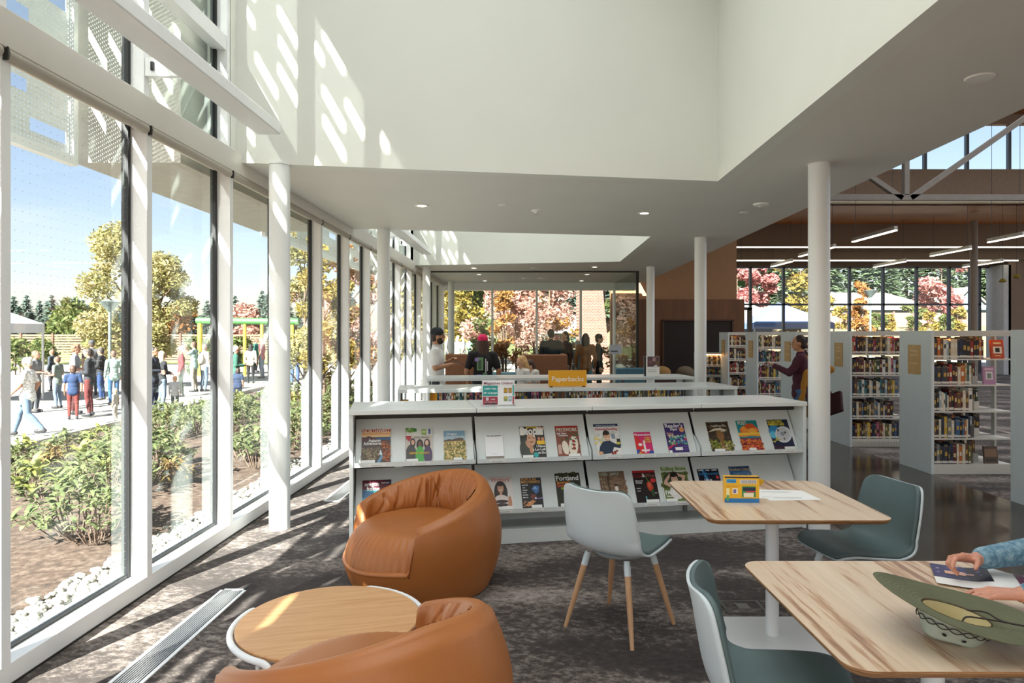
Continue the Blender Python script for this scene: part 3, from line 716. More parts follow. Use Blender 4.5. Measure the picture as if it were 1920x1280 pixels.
# trees past the far glass room
for k, (px, Y, H, cr, lf, lab, n, st) in enumerate((
    (845, 37, 8.5, 3.0, L_OL, 'big olive gold tree behind the crowd beyond the far glass', 5000, 1),
    (893, 40, 9.5, 3.2, L_GR, 'green tree behind the first far window post', 5000, 1),
    (935, 30, 6.6, 1.9, L_PK, 'pink leaved tree in the second far window', 5000, 1),
    (985, 38, 8.8, 2.6, L_OL, 'yellow green tree between the pink trees in the far window', 4600, 1),
    (1030, 29, 5.6, 2.0, L_PK, 'pale pink and yellow tree in the third far window', 5000, 1),
    (1178, 25, 4.6, 1.0, L_RD, 'red leaved tree outside the end of the glass room', 3500, 1),
    (1385, 40, 6.2, 1.7, L_RD, 'bright pink tree behind the open hall door', 4200, 1),
    (1418, 44, 5.3, 1.5, L_RD, 'bright pink tree above the blue tent', 3800, 1),
    (1500, 36, 6.3, 1.7, L_OL, 'slender golden tree beyond the hall window left of the thick column', 4200, 1),
    (1618, 41, 3.8, .8, L_OR, 'small orange tree in front of the grey blue house', 1500, 1),
    (1768, 52, 7.2, 2.2, L_RD, 'red tree beside the small gabled house', 3000, 1))):
    tree('ornamental_tree', lab, 'tree', G(px, Y), H-gz(*G(px, Y)[:2])*.0, cr, lf, n, .0048*Y+.035, 30+k, .07, stems=st, z0=.12)
for k, (px, Y, H, lf, lab) in enumerate(((948, 21.5, 2.9, L_OR, 'multi stemmed dark shrub right outside the second far window'), (975, 22.2, 2.7, L_PK, 'leafy shrub with thin dark stems beside the multi stemmed one'),
      (1012, 21.4, 2.4, L_PK, 'pinkish shrub outside the third far window'), (905, 22.5, 2.0, L_GR, 'green shrub outside the first far window post'), (1045, 22.0, 2.2, L_OR, 'rust coloured shrub outside behind the couple in the glass room'),
      (1170, 21.5, 2.6, L_GR, 'green shrub outside the end pane of the glass room'), (1190, 22, 2.2, L_OR, 'rust shrub at the dark wall edge beyond the glass room'))):
    tree('garden_shrub', lab, 'shrub', G(px, Y), H, .62, lf, 1900, .085, 60+k, .03, stems=5, z0=.2, nb=16)
cf = [(1372, 62, 13, 3.6), (1430, 66, 15, 5.2), (1468, 60, 12, 3.2), (1540, 70, 14, 4.2), (1590, 74, 15, 4.6), (1648, 72, 12.5, 4.2), (1700, 78, 14, 4.6), (1752, 76, 13, 4.2), (1800, 80, 15, 4.6), (1850, 76, 14, 4.2), (1905, 80, 14, 4.2)]
for k, (px, Y, H, R) in enumerate(cf):
    conifer('conifer_tree', 'tall dark conifer beyond the hall window, %s of the row counted from the wood wall' % nth(k+1), (*G(px, Y+10)[:2], gz(20, 60)), H*1.1, R*.8, L_CF, 3000, .7, 80+k, 'conifers behind the houses')
for k, (px, Y, H, R) in enumerate(((1075, 60, 12, 4.5), (1140, 62, 13, 4.0), (1015, 66, 13, 4.2))):
    conifer('conifer_tree', 'grey green conifer beyond the far glass room, %s from the aisle' % nth([1,0,2].index(k)+1), G(px, Y), H, R*.7, L_CB, 2400, .6, 100+k, 'conifers beyond the glass room')
# far tree line at the horizon to the west
rr = random.Random(9)
lastlab = ['behind the white tent', 'above the slatted fence', 'left of the street lamp', 'behind the tall maple']
t0 = conifer('horizon_conifer', 'small bluish conifer on the horizon', G(30, 95), 6.2, 1.6, L_CB, 700, .55, 120, 'conifers along the horizon')
t1 = conifer('horizon_conifer', 'small bluish conifer on the horizon', G(60, 95), 7.0, 1.8, L_CB, 700, .55, 121, 'conifers along the horizon')
px = -10; k = 0
for px in range(-4, 560, 13):
    k += 1; src = (t0, t1)[k % 2]
    o = src if k in (1, 2) and src.get('used') is None else dup(src)
    src['used'] = 1
    if 'used' in o and o is not src: del o['used']
    o.location = G(px+rr.uniform(-4,4), 92+rr.uniform(-6,10)); o.scale = (1, 1, rr.uniform(.75, 1.15))
    o['label'] = 'small bluish conifer on the western horizon, %s of the row counted from the camera side' % nth(k)
for o in (t0, t1): 
    if 'used' in o: del o['used']
tree('hedge_tree', 'low yellow green tree behind the fence and the white tent', 'tree', G(140, 48), 3.9, 2.6, L_GR, 2600, .3, 130, .08, z0=.1)
tree('hedge_tree', 'rusty low tree behind the fence between the first window posts', 'tree', G(205, 50), 4.2, 2.4, L_YG, 2600, .3, 131, .08, z0=.1)
tree('hedge_tree', 'pink low tree behind the green swing frame', 'tree', G(455, 50), 3.6, 2.2, L_PK, 2600, .3, 132, .08, z0=.1)
tree('hedge_tree', 'rusty low tree behind the second window', 'tree', G(330, 52), 3.6, 2.4, L_OR, 2600, .3, 133, .08, z0=.1)
for k, (px, w) in enumerate(((30, 1.1), (78, 1.5), (178, 1.3), (375, 1.2), (445, 1.2))):
    tree('round_bush', 'round green bush in front of the slatted fence, %s counted from the camera' % nth(k+1), 'bush', G(px, 34), 1.75, w*.75, L_GR, 1300, .16, 140+k, .03, stems=3, z0=.1, group='bushes by the fence')
# ---- garden bed plants, three kinds repeated
def leaf_strip(m, rnd, p, d, L_, w):
    up = Vector((0,0,1)); s = d.cross(up).normalized()*w; n = 4; vs = []
    for k in range(n+1):
        f = k/n; q = p+d*L_*f+up*(L_*.22*sin(f*2.4)-L_*.25*f*f); ww = sin(pi*min(.97, .12+f*.88))**.7
        vs += [q-s*ww, q+up*(-.01)*0, q+s*ww]
    fs = []
    for k in range(n):
        a = k*3; fs += [(a, a+1, a+4, a+3), (a+1, a+2, a+5, a+4)]
    m.add(vs, fs)
def bedplant(seed, n, leaf, R, H, w):
    rnd = random.Random(seed); t = thing('garden_plant', 'leafy plant in the garden bed', 'plant', (0,0,0), 0, 'leafy plants in the garden bed')
    m = MB(); st = MB()
    for k in range(n):
        a = rnd.random()*6.28; r = R*rnd.random()**.6; x, y = r*cos(a), r*sin(a); h = H*(1-.5*(r/R)**2)*rnd.uniform(.5,1.0)
        st.tube([(x*.3, y*.3, -.03), (x*.8, y*.8, h*.6), (x, y, h)], [.006, .005, .003], 4)
        for j in range(9):
            b = rnd.random()*6.28; d = Vector((cos(b), sin(b), rnd.uniform(-.1,.7))).normalized()
            leaf_strip(m, rnd, Vector((x, y, h-.03*rnd.random()*4)), d, w*rnd.uniform(3.2,5.4), w*.66*rnd.uniform(.7,1.15))
    st.build('stems', BARK, t, fix=False); m.build('leaves', leaf, t, smooth=True, fix=False); return t
L_B1 = leafmat('bed_leaf_green', [(.3, '#66764f'), (.5, '#8d9a68'), (.7, '#bfc294')], 6)
L_B2 = leafmat('bed_leaf_lime', [(.3, '#84944f'), (.5, '#adb467'), (.7, '#d3d08e')], 6)
L_B3 = leafmat('bed_leaf_red', [(.3, '#7d6a44'), (.5, '#9c8450'), (.7, '#c09a70')], 6)
bp = [bedplant(200, 20, L_B1, .42, .5, .035), bedplant(201, 13, L_B2, .30, .42, .04), bedplant(202, 26, L_B1, .5, .62, .03), bedplant(203, 16, L_B3, .34, .4, .032)]
spots = []
rr = random.Random(21)
for y in [3.5+.62*k for k in range(30)]:
    for x in (-3.65, -4.5, -5.3, -6.1, -7.0, -7.8):
        if rr.random() < .36: continue
        spots.append((wx(x+2.31+rr.uniform(-.3,.3), y), y+rr.uniform(-.3,.3)))
used = set(); rows = {}
for k, (x, y) in enumerate(sorted(spots, key=lambda p: (p[1], p[0]))):
    if (x-CX*0)/y*F+CX < -40 or x/y*F+CX > 790: continue
    kk = rr.choice((0,0,1,2,2,3)); s = bp[kk]
    o = s if kk not in used else dup(s)
    used.add(kk); o.location = (x, y, gz(x, y)); o.rotation_euler.z = rr.random()*6.28; f = rr.uniform(.75, 1.15); o.scale = (f, f, f)
    w = 'window' if x > -4.6 else ('middle' if x > -6.6 else 'path'); dcol = ('green', 'lime', 'dense green', 'reddish')[kk]
    key = (dcol, w); rows[key] = rows.get(key, 0)+1
    o['label'] = '%s plant on the %s side of the garden bed, %s from the camera' % (dcol, w, nth(min(49, rows[key]))) if w != 'middle' else '%s plant in the middle of the garden bed, %s from the camera' % (dcol, nth(min(49, rows[key])))
# ---- slatted fence
FB = mat('fence_wood', '#9b7f66', .8, var=.15); FP = mat('fence_post', '#7c5a48', .8)
t = thing('slatted_fence', 'brown horizontal slat fence behind the crowd on the path', 'fence', (-45, 45, gz(-45, 45)), 0)
m = MB()
for k in range(11): m.box((0, -.02, .2+k*.17), (36, .02, .2+k*.17+.115))
m.build('slats', FB, t)
for k in range(18):
    m = MB(); m.box((k*2.1, -.09, 0), (k*2.1+.11, .0-.021, 2.1)); m.build('post', FP, t)
# ---- tents
def tent(px, Y, w, hz, col, lab, pole='#dfe0e0', cx=None):
    x = (px-CX)/F*Y if cx is None else cx; z = gz(x, Y); t = thing('canopy_tent', lab, 'tent', (x, Y, z))
    h = w/2; m = MB(); TM = mat('tent_'+col.strip('#'), col, .7, var=.02)
    m.add([(-h,-h,hz),(h,-h,hz),(h,h,hz),(-h,h,hz),(0,0,hz+w*.28),(-h,-h,hz-.28),(h,-h,hz-.28),(h,h,hz-.28),(-h,h,hz-.28)],
          [(0,1,4),(1,2,4),(2,3,4),(3,0,4),(0,5,6,1),(1,6,7,2),(2,7,8,3),(3,8,5,0)])
    o = m.build('canopy', TM, t); s = o.modifiers.new('s', 'SOLIDIFY'); s.thickness = .02
    for a in (-h+.03, h-.03):
        for b in (-h+.03, h-.03):
            m = MB(); m.box((a-.025, b-.025, 0), (a+.025, b+.025, hz)); m.build('leg', mat('tent_pole', pole, .4), t)
    return t
tent(0, 19.6, 3.0, 2.35, '#e9ebee', 'white canopy tent at the frame edge beyond the nearest window', cx=-15.95)
tent(1384, 37, 3.6, 2.25, '#e8ecf1', 'white canopy tent behind the hall door glass')
tent(1460, 35, 3.9, 2.1, '#7d9ad1', 'blue canopy tent beyond the hall window')
tent(1072, 38, 2.8, 2.0, '#e6e8ea', 'white canopy tent beyond the far glass room beside the brick pillar')
for px in (1384,):
    x = (px-CX)/F*35.0; t = thing('tent_valance', 'blue side skirt hanging under the white tent', 'tent skirt', (x, 35.1, gz(x, 35.1)))
    m = MB(); m.box((-1.8,0,1.62), (1.8,.02,2.0)); m.build('skirt', mat('tent_blue', '#52749f', .7), t)
    for a in (-1.75, 1.75):
        m = MB(); m.cyl((a,.01,0), (a,.01,1.7), .02, n=8); m.build('leg', mat('tent_pole', '#dfe0e0', .4), t)
# ---- swing frame
t = thing('swing_frame', 'green and yellow playground frame beyond the third window', 'playground frame', (0, 0, gz(-20, 30)))
Y = 33.0; z0 = gz(-20, 30); a = atY(369, 601, Y); m = MB(); b = atY(560, 606, Y)
m.cyl((a.x, Y, a.z-z0), (b.x, Y, a.z-z0-.05), .16, n=14); m.build('top_beam', mat('play_green', '#5da35a', .5), t)
for px in (375, 459, 491, 548):
    x = (px-CX)/F*Y; m = MB(); m.cyl((x, Y, 0), (x, Y, a.z-z0-.1), .12 if px == 375 else .08, n=12); m.build('post', mat('play_yellow', '#e6cf4e', .5), t)
# ---- lamp posts
def lamppost(px, Y, ztop, lab):
    x = (px-CX)/F*Y; g = gz(x, Y); t = thing('street_lamp', lab, 'lamp post', (x, Y, g)); LM = mat('lamp_post_grey', '#6d7a78', .5, .3)
    m = MB(); m.cyl((0,0,0), (0,0,ztop-.35-g), .055, n=12); m.build('pole', LM, t)
    m = MB(); m.lathe([(.06,-.35),(.1,-.3),(.34,-.02),(.36,0),(0,.06)], (0,0,ztop-g), n=20); m.build('lamp_head', LM, t, auto=40)
lamppost(206, 24, 2.75, 'grey green lamp post beyond the nearest window')
lamppost(1632, 36, 3.9, 'thin lamp post beyond the hall window in front of the house')
# ---- houses on the slope
SID = mat('house_siding', '#8fa0aa', .8, var=.04); ROOF = mat('house_roof', '#cfc9bf', .9, var=.06); WW = mat('house_white', '#eceeee', .6)
def house(x0, x1, Y, d, zb, ze, zr, lab, gable=False):
    t = thing('house', lab, 'house', ((x0+x1)/2, Y, zb)); h = (x1-x0)/2; ze -= zb; zr -= zb
    m = MB(); m.box((-h,0,-.6), (h,d,ze)); m.build('wall', SID, t)
    m = MB()
    if gable: m.add([(-h-.3,-.3,ze-.1),(h+.3,-.3,ze-.1),(0,-.3,zr),(-h-.3,d+.3,ze-.1),(h+.3,d+.3,ze-.1),(0,d+.3,zr)], [(0,2,5,3),(1,4,5,2)]); 
    else: m.add([(-h-.5,-.5,ze),(h+.5,-.5,ze),(h*.6,d/2,zr),(-h*.6,d/2,zr),(-h-.5,d+.5,ze),(h+.5,d+.5,ze)], [(0,1,2,3),(1,5,2),(5,4,3,2),(4,0,3)])
    o = m.build('roof', ROOF, t); s = o.modifiers.new('s', 'SOLIDIFY'); s.thickness = .18
    if gable:
        m = MB(); m.add([(-h,-.05,ze-.1),(h,-.05,ze-.1),(0,-.05,zr-.15)], [(0,1,2)]); m.build('gable', SID, t)
    m = MB(); m.box((-h-.5,-.55,ze-.22), (h+.5,-.5,ze)); m.build('fascia', WW, t)
    n = max(1, int(h*2/3))
    for k in range(n):
        xx = -h+(k+.5)*2*h/n; m = MB(); m.box((xx-.7,-.04,ze-1.9), (xx+.7,0,ze-.7)); w = m.build('window', WW, t)
        m = MB(); m.box((xx-.6,-.06,ze-1.8), (xx+.6,-.03,ze-.8)); m.build('pane', mat('dark_pane', '#3d4b55', .1), w)
house((1548-CX)/F*60, (1745-CX)/F*60, 60, 8, 2.2, 3.95, 5.5, 'long grey blue house with a pale roof beyond the hall window')
house((1781-CX)/F*62, (1850-CX)/F*62, 62, 6, 2.2, 4.2, 5.9, 'small gabled grey house beyond the end of the hall window', True)
house((1402-CX)/F*66, (1500-CX)/F*66, 66, 7, 2.2, 3.7, 4.75, 'pale roofed house behind the bright pink trees')
t = thing('garden_fence', 'long red brown board fence below the houses', 'fence', (16, 52, gz(20, 52)-.1)); m = MB()
m.box((0,0,0), (30,.06,1.15)); m.build('boards', mat('red_fence', '#b98a80', .8, var=.08), t)
for k in range(12):
    m = MB(); m.box((k*2.6,-.08,0), (k*2.6+.12,-.005,1.25)); m.build('post', mat('red_fence_post', '#a0746b', .8), t)
for k, (px, Y, H) in enumerate(((1580, 49, 1.5), (1646, 47, 1.3), (1662, 47, 1.1), (1712, 48, 1.8), (1745, 46, 1.5), (1770, 46, 1.2), (1800, 47, 1.6))):
    tree('slope_bush', 'small green bush on the slope below the red fence, %s counted from the thick column' % nth(k+1), 'bush', G(px, Y), H, .65, L_GR if k % 2 else L_OL, 800, .18, 160+k, .03, stems=3, z0=.05, group='bushes on the slope')
ground('ground_slope', ramp_mat('slope_grass', [(.3, '#8d7f5c'), (.6, '#b8a47c'), (.8, '#c9bd9a')], scale=1.5, rough=1, detail=10), lambda y: 5, lambda y: 70, 38, 60, 20, 20, .03)
# ---- brick wing beyond the glass room
bm_ = bpy.data.materials.new('brick'); bm_.use_nodes = True
t_ = bm_.node_tree; b_ = t_.nodes['Principled BSDF']; br = t_.nodes.new('ShaderNodeTexBrick'); co = t_.nodes.new('ShaderNodeTexCoord'); mp_ = t_.nodes.new('ShaderNodeMapping')
mp_.inputs['Rotation'].default_value = (pi/2, 0, 0); t_.links.new(co.outputs['Object'], mp_.inputs[0]); t_.links.new(mp_.outputs[0], br.inputs[0])
br.inputs['Scale'].default_value = 4.5; br.inputs['Color1'].default_value = (*lin('#b4705e'), 1); br.inputs['Color2'].default_value = (*lin('#9c5b4e'), 1); br.inputs['Mortar'].default_value = (*lin('#d2b9a8'), 1); br.inputs['Mortar Size'].default_value = .03
t_.links.new(br.outputs[0], b_.inputs['Base Color']); b_.inputs['Roughness'].default_value = .9
t = thing('brick_wing', 'red brick corner of the building wing beyond the glass room', 'building', (2.35, 24, -.1))
m = MB(); m.add([(.0,0,0),(1.15,0,0),(.65,0,5.4),(.0,0,5.4),(.0,1,0),(1.15,1,0),(.65,1,5.4),(0,1,5.4)], [(0,1,2,3),(7,6,5,4),(0,4,5,1),(1,5,6,2),(3,2,6,7),(0,3,7,4)]); m.build('brick_wall', bm_, t)
m = MB(); m.box((.95,.6,0), (1.0,9.4,4.6)); m.build('side_glass', mat('blue_glass', '#7f9db0', .1, .2), t)
for k in range(8):
    m = MB(); m.box((.93,.7+k*1.1,0), (1.03,.78+k*1.1,4.6)); m.build('mullion', mat('white_frame', '#eceae4'), t)
m = MB(); m.box((.6,.5,4.6), (2.2,9.2,5.4)); m.build('roof_edge', FRAME, t)

def dim(m, k):           # base colours of the outdoor materials were picked by eye from the photograph; bring them to real albedo
    for n in m.node_tree.nodes:
        if n.type == 'VALTORGB':
            for e in n.color_ramp.elements: e.color = (e.color[0]*k, e.color[1]*k, e.color[2]*k, 1)
        if n.type == 'TEX_BRICK':
            for q in ('Color1', 'Color2', 'Mortar'): c = n.inputs[q].default_value; n.inputs[q].default_value = (c[0]*k, c[1]*k, c[2]*k, 1)
for nm, k in (('mulch', .30), ('play_green', .55), ('play_yellow', .6), ('path_concrete', .5), ('lawn', .5), ('slope_grass', .5), ('curb_concrete', .6), ('white_pebble', .38), ('fence_wood', .55), ('fence_post', .55), ('house_siding', .38), ('house_roof', .34), ('house_white', .55),
              ('red_fence', .5), ('red_fence_post', .5), ('brick', .5), ('tent_e9ebee', .6), ('tent_e8ecf1', .6), ('tent_e6e8ea', .6), ('tent_7d9ad1', .6), ('tent_pole', .6), ('exterior_render', .7)):
    dim(MATS.get(nm) or bpy.data.materials[nm], k)
for m_ in list(MATS.values()):
    if m_.name.startswith(('leaf_', 'needle_', 'bed_leaf')): dim(m_, .62)
# ================================================================ shelving
PR = printed()
TXW = mat('ink_white', '#f4f1ea', .4, var=0); TXD = mat('ink_dark', '#23252b', .4, var=0)
def ink(c): return mat('ink_'+c.strip('#'), c, .4, var=0)
PAPER = mat('paper_white', '#f1f0ec', .6, var=.01)

def low_shelf(lab, A, B, D=.64, H=1.056, display=False):
    """double sided run of four units; A, B front floor corners; local x along the front, y to the back"""
    d = Vector((B[0]-A[0], B[1]-A[1])); Ln = d.length; rz = atan2(d.y, d.x)
    t = thing('low_bookcase', lab, 'bookcase', (A[0], A[1], 0), rz, 'low white shelving runs')
    for x in (0, Ln-.03):
        m = MB(); m.box((x, 0, 0), (x+.03, D, H-.002)); m.build('end_panel', STEEL, t, bevel=.004)
    U = (Ln-.06)/4
    for k in range(4):
        x0 = .03+k*U; m = MB(); m.box((x0+.002 if k else x0-.03, -.012, H-.035), (x0+U-.002 if k < 3 else x0+U+.03, D+.012, H)); m.build('top_panel', STEEL, t, bevel=.004)
        m = MB(); m.box((x0, .03, 0), (x0+U, .05, .095)); m.box((x0, .03, .095), (x0+U, D-.03, .11)); m.build('base_shelf', STEEL, t, bevel=.002)
    for k in range(5):
        x = .03+k*U; m = MB(); m.box((x-.014, D/2-.035, .1), (x+.014, D/2+.035, H-.035)); m.build('upright', mat('upright_grey', '#7d817e', .4, .4), t)
    m = MB(); m.box((.03, D/2-.004, .1), (Ln-.03, D/2+.004, .56 if not display else .30)); m.build('back_panel', STEEL, t)
    if not display:
        for k in range(4):
            x0 = .03+k*U
            for z in (.42, .72):
                m = MB(); m.box((x0+.01, .03, z-.02), (x0+U-.01, D/2-.02, z)); m.build('shelf', STEEL, t)
                m = MB(); m.box((x0+.01, D/2+.02, z-.02), (x0+U-.01, D-.03, z)); m.build('shelf', STEEL, t)
    else:
        for k in range(4):
            x0 = .03+k*U
            for zb, zt in ((.655, .968), (.265, .582)):
                b = MB(); y0, y1 = .045, .225; n = Vector((0, .31, -.18)).normalized()*.012
                b.add([(x0+.012,y0,zb),(x0+U-.012,y0,zb),(x0+U-.012,y1,zt),(x0+.012,y1,zt),
                       (x0+.012,y0+n.y,zb+n.z),(x0+U-.012,y0+n.y,zb+n.z),(x0+U-.012,y1+n.y,zt+n.z),(x0+.012,y1+n.y,zt+n.z)],
                      [(0,1,2,3),(7,6,5,4),(0,4,5,1),(1,5,6,2),(2,6,7,3),(3,7,4,0)])
                bo = b.build('display_board', STEEL, t)
                l = MB(); l.box((x0+.006, -.004, zb-.022), (x0+U-.006, .06, zb-.008)); l.box((x0+.006, -.006, zb-.022), (x0+U-.006, -.002, zb+.012)); l.build('ledge', STEEL, bo)
                for xx in (x0+.006, x0+U-.008): g = MB(); g.add([(xx,0,zb-.02),(xx+.002,0,zb-.02),(xx+.002,.06,zb-.02),(xx,.06,zb-.02),(xx,.0,zb+.05),(xx+.002,.0,zb+.05),(xx+.002,.12,zb+.14),(xx,.12,zb+.14)], [(0,3,2,1),(4,5,6,7),(0,1,5,4),(1,2,6,5),(2,3,7,6),(3,0,4,7)]); g.build('side_bracket', STEEL, bo)
            m = MB(); m.box((x0+.01, .12, H-.08), (x0+U-.01, .14, H-.04)); m.build('dark_slot', DARK, t)
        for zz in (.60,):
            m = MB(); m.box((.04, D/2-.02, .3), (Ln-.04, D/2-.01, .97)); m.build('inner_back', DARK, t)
    return t, rz, Ln, U
S1, RZ1, LN1, U1 = low_shelf('low white magazine display shelving facing the armchairs', (-1.20, 5.03), (2.46, 5.70), display=True)
S2, RZ2, LN2, U2 = low_shelf('second low white bookcase, carrying the yellow sign', (-1.16, 6.91), (2.44, 7.39))
S3, RZ3, LN3, U3 = low_shelf('third low white bookcase, carrying the flyer holder', (-1.075, 8.65), (2.42, 9.02))
def s_of(px, A, rz, off=.10):
    """distance along a shelf front whose point (off behind the front) stands at image column px"""
    u = Vector((cos(rz), sin(rz))); v = Vector((-sin(rz), cos(rz))); k = (px-CX)/F
    # (A + s u + off v).x = k * (...).y
    P = Vector(A[:2])+off*v; return (k*P.y-P.x)/(u.x-k*u.y)

# ---- magazines: artwork in page units (x 0..1 across, y 0..1 up)
def magazine(lab, px, row, w, h, base, art, texts, sticker=(0.05, .5), stand=True):
    zb = (.655, .265)[row]; s = s_of(px, (-1.20, 5.03), RZ1, .08)
    tilt = atan2(.18, .31)
    t = thing('magazine', lab, 'magazine', (-1.20+s*cos(RZ1)-.038*sin(RZ1), 5.03+s*sin(RZ1)+.038*cos(RZ1), zb-.004), 0, 'magazines on the display shelves')
    t.rotation_euler = Euler((-tilt, 0, RZ1), 'XYZ')
    m = MB(); T = .006
    m.col = '#e9e6df'; m.box((-w/2, -T, 0), (w/2, 0, h))
    m.col = base; m.quad((-w/2,-T-.0002,0),(w/2,-T-.0002,0),(w/2,-T-.0002,h),(-w/2,-T-.0002,h))
    for i, a in enumerate(art):
        y = -T-.0004-.00012*i; m.col = a[1]
        X = lambda x: -w/2+w*x
        if a[0] == 'r': x0, y0, x1, y1 = a[2:]; m.quad((X(x0),y,h*y0),(X(x1),y,h*y0),(X(x1),y,h*y1),(X(x0),y,h*y1))
        elif a[0] == 'e':
            cx, cy, rx, ry = a[2:6]; n = 20; rot = a[6] if len(a) > 6 else 0
            vs = []
            for k in range(n):
                q = 2*pi*k/n; ex, ey = rx*w*cos(q), ry*h*sin(q); vs.append((X(cx)+ex*cos(rot)-ey*sin(rot), y, h*cy+ex*sin(rot)+ey*cos(rot)))
            m.add(vs, [tuple(range(n))])
        elif a[0] == 'p': m.add([(X(x), y, h*yy) for x, yy in a[2]], [tuple(range(len(a[2])))])
        elif a[0] == 's':   # speckle: colour, x0,y0,x1,y1,n,size
            x0, y0, x1, y1, n, q = a[2:]; rnd = random.Random(int(px)*7+i)
            for _ in range(n):
                cx, cy = rnd.uniform(x0, x1), rnd.uniform(y0, y1); r = q*rnd.uniform(.5, 1.3)
                m.add([(X(cx+r*cos(g)*1.3), y, h*(cy+r*.8*sin(g))) for g in (0, 1.2, 2.4, 3.6, 4.9)], [(0,1,2,3,4)])
    m.build('cover', PR, t, art=True)
    for (s_, x, y, size, col, *ex) in texts:
        wd = ex[0]*w if ex and ex[0] else None; M = Matrix.Translation((-w/2+w*x, -T-.003, h*y)) @ UPRIGHT
        lettering(s_, size, ink(col), t, M, bold=ex[1] if len(ex) > 1 else .012, width=wd, align='CENTER', name='cover_lettering')
    if sticker:
        sx0, sw = sticker; m = MB(); m.box((-w/2+w*sx0, -T-.0042, .002), (-w/2+w*(sx0+sw), -T-.0034, .026)); m.build('sticker', PAPER, t)
    # the ledge label in front of it
    L = thing('shelf_label', 'small white title label on the ledge under the %s' % lab.split(' with ')[0].split(' showing ')[0], 'label',
              (-1.20+(s+.01)*cos(RZ1)+.0095*sin(RZ1), 5.03+(s+.01)*sin(RZ1)-.0095*cos(RZ1), zb-.016), RZ1, 'title labels on the magazine ledges')
    m = MB(); m.box((-.062,-.0012,0), (.062,0,.02)); m.build('card', PAPER, L)
    m = MB(); m.box((-.045,-.0018,.008), (.04,-.0013,.011)); m.build('print_line', ink('#8b8b92'), L)
    return t
SK, HR = '#d9a888', '#2a1f1b'
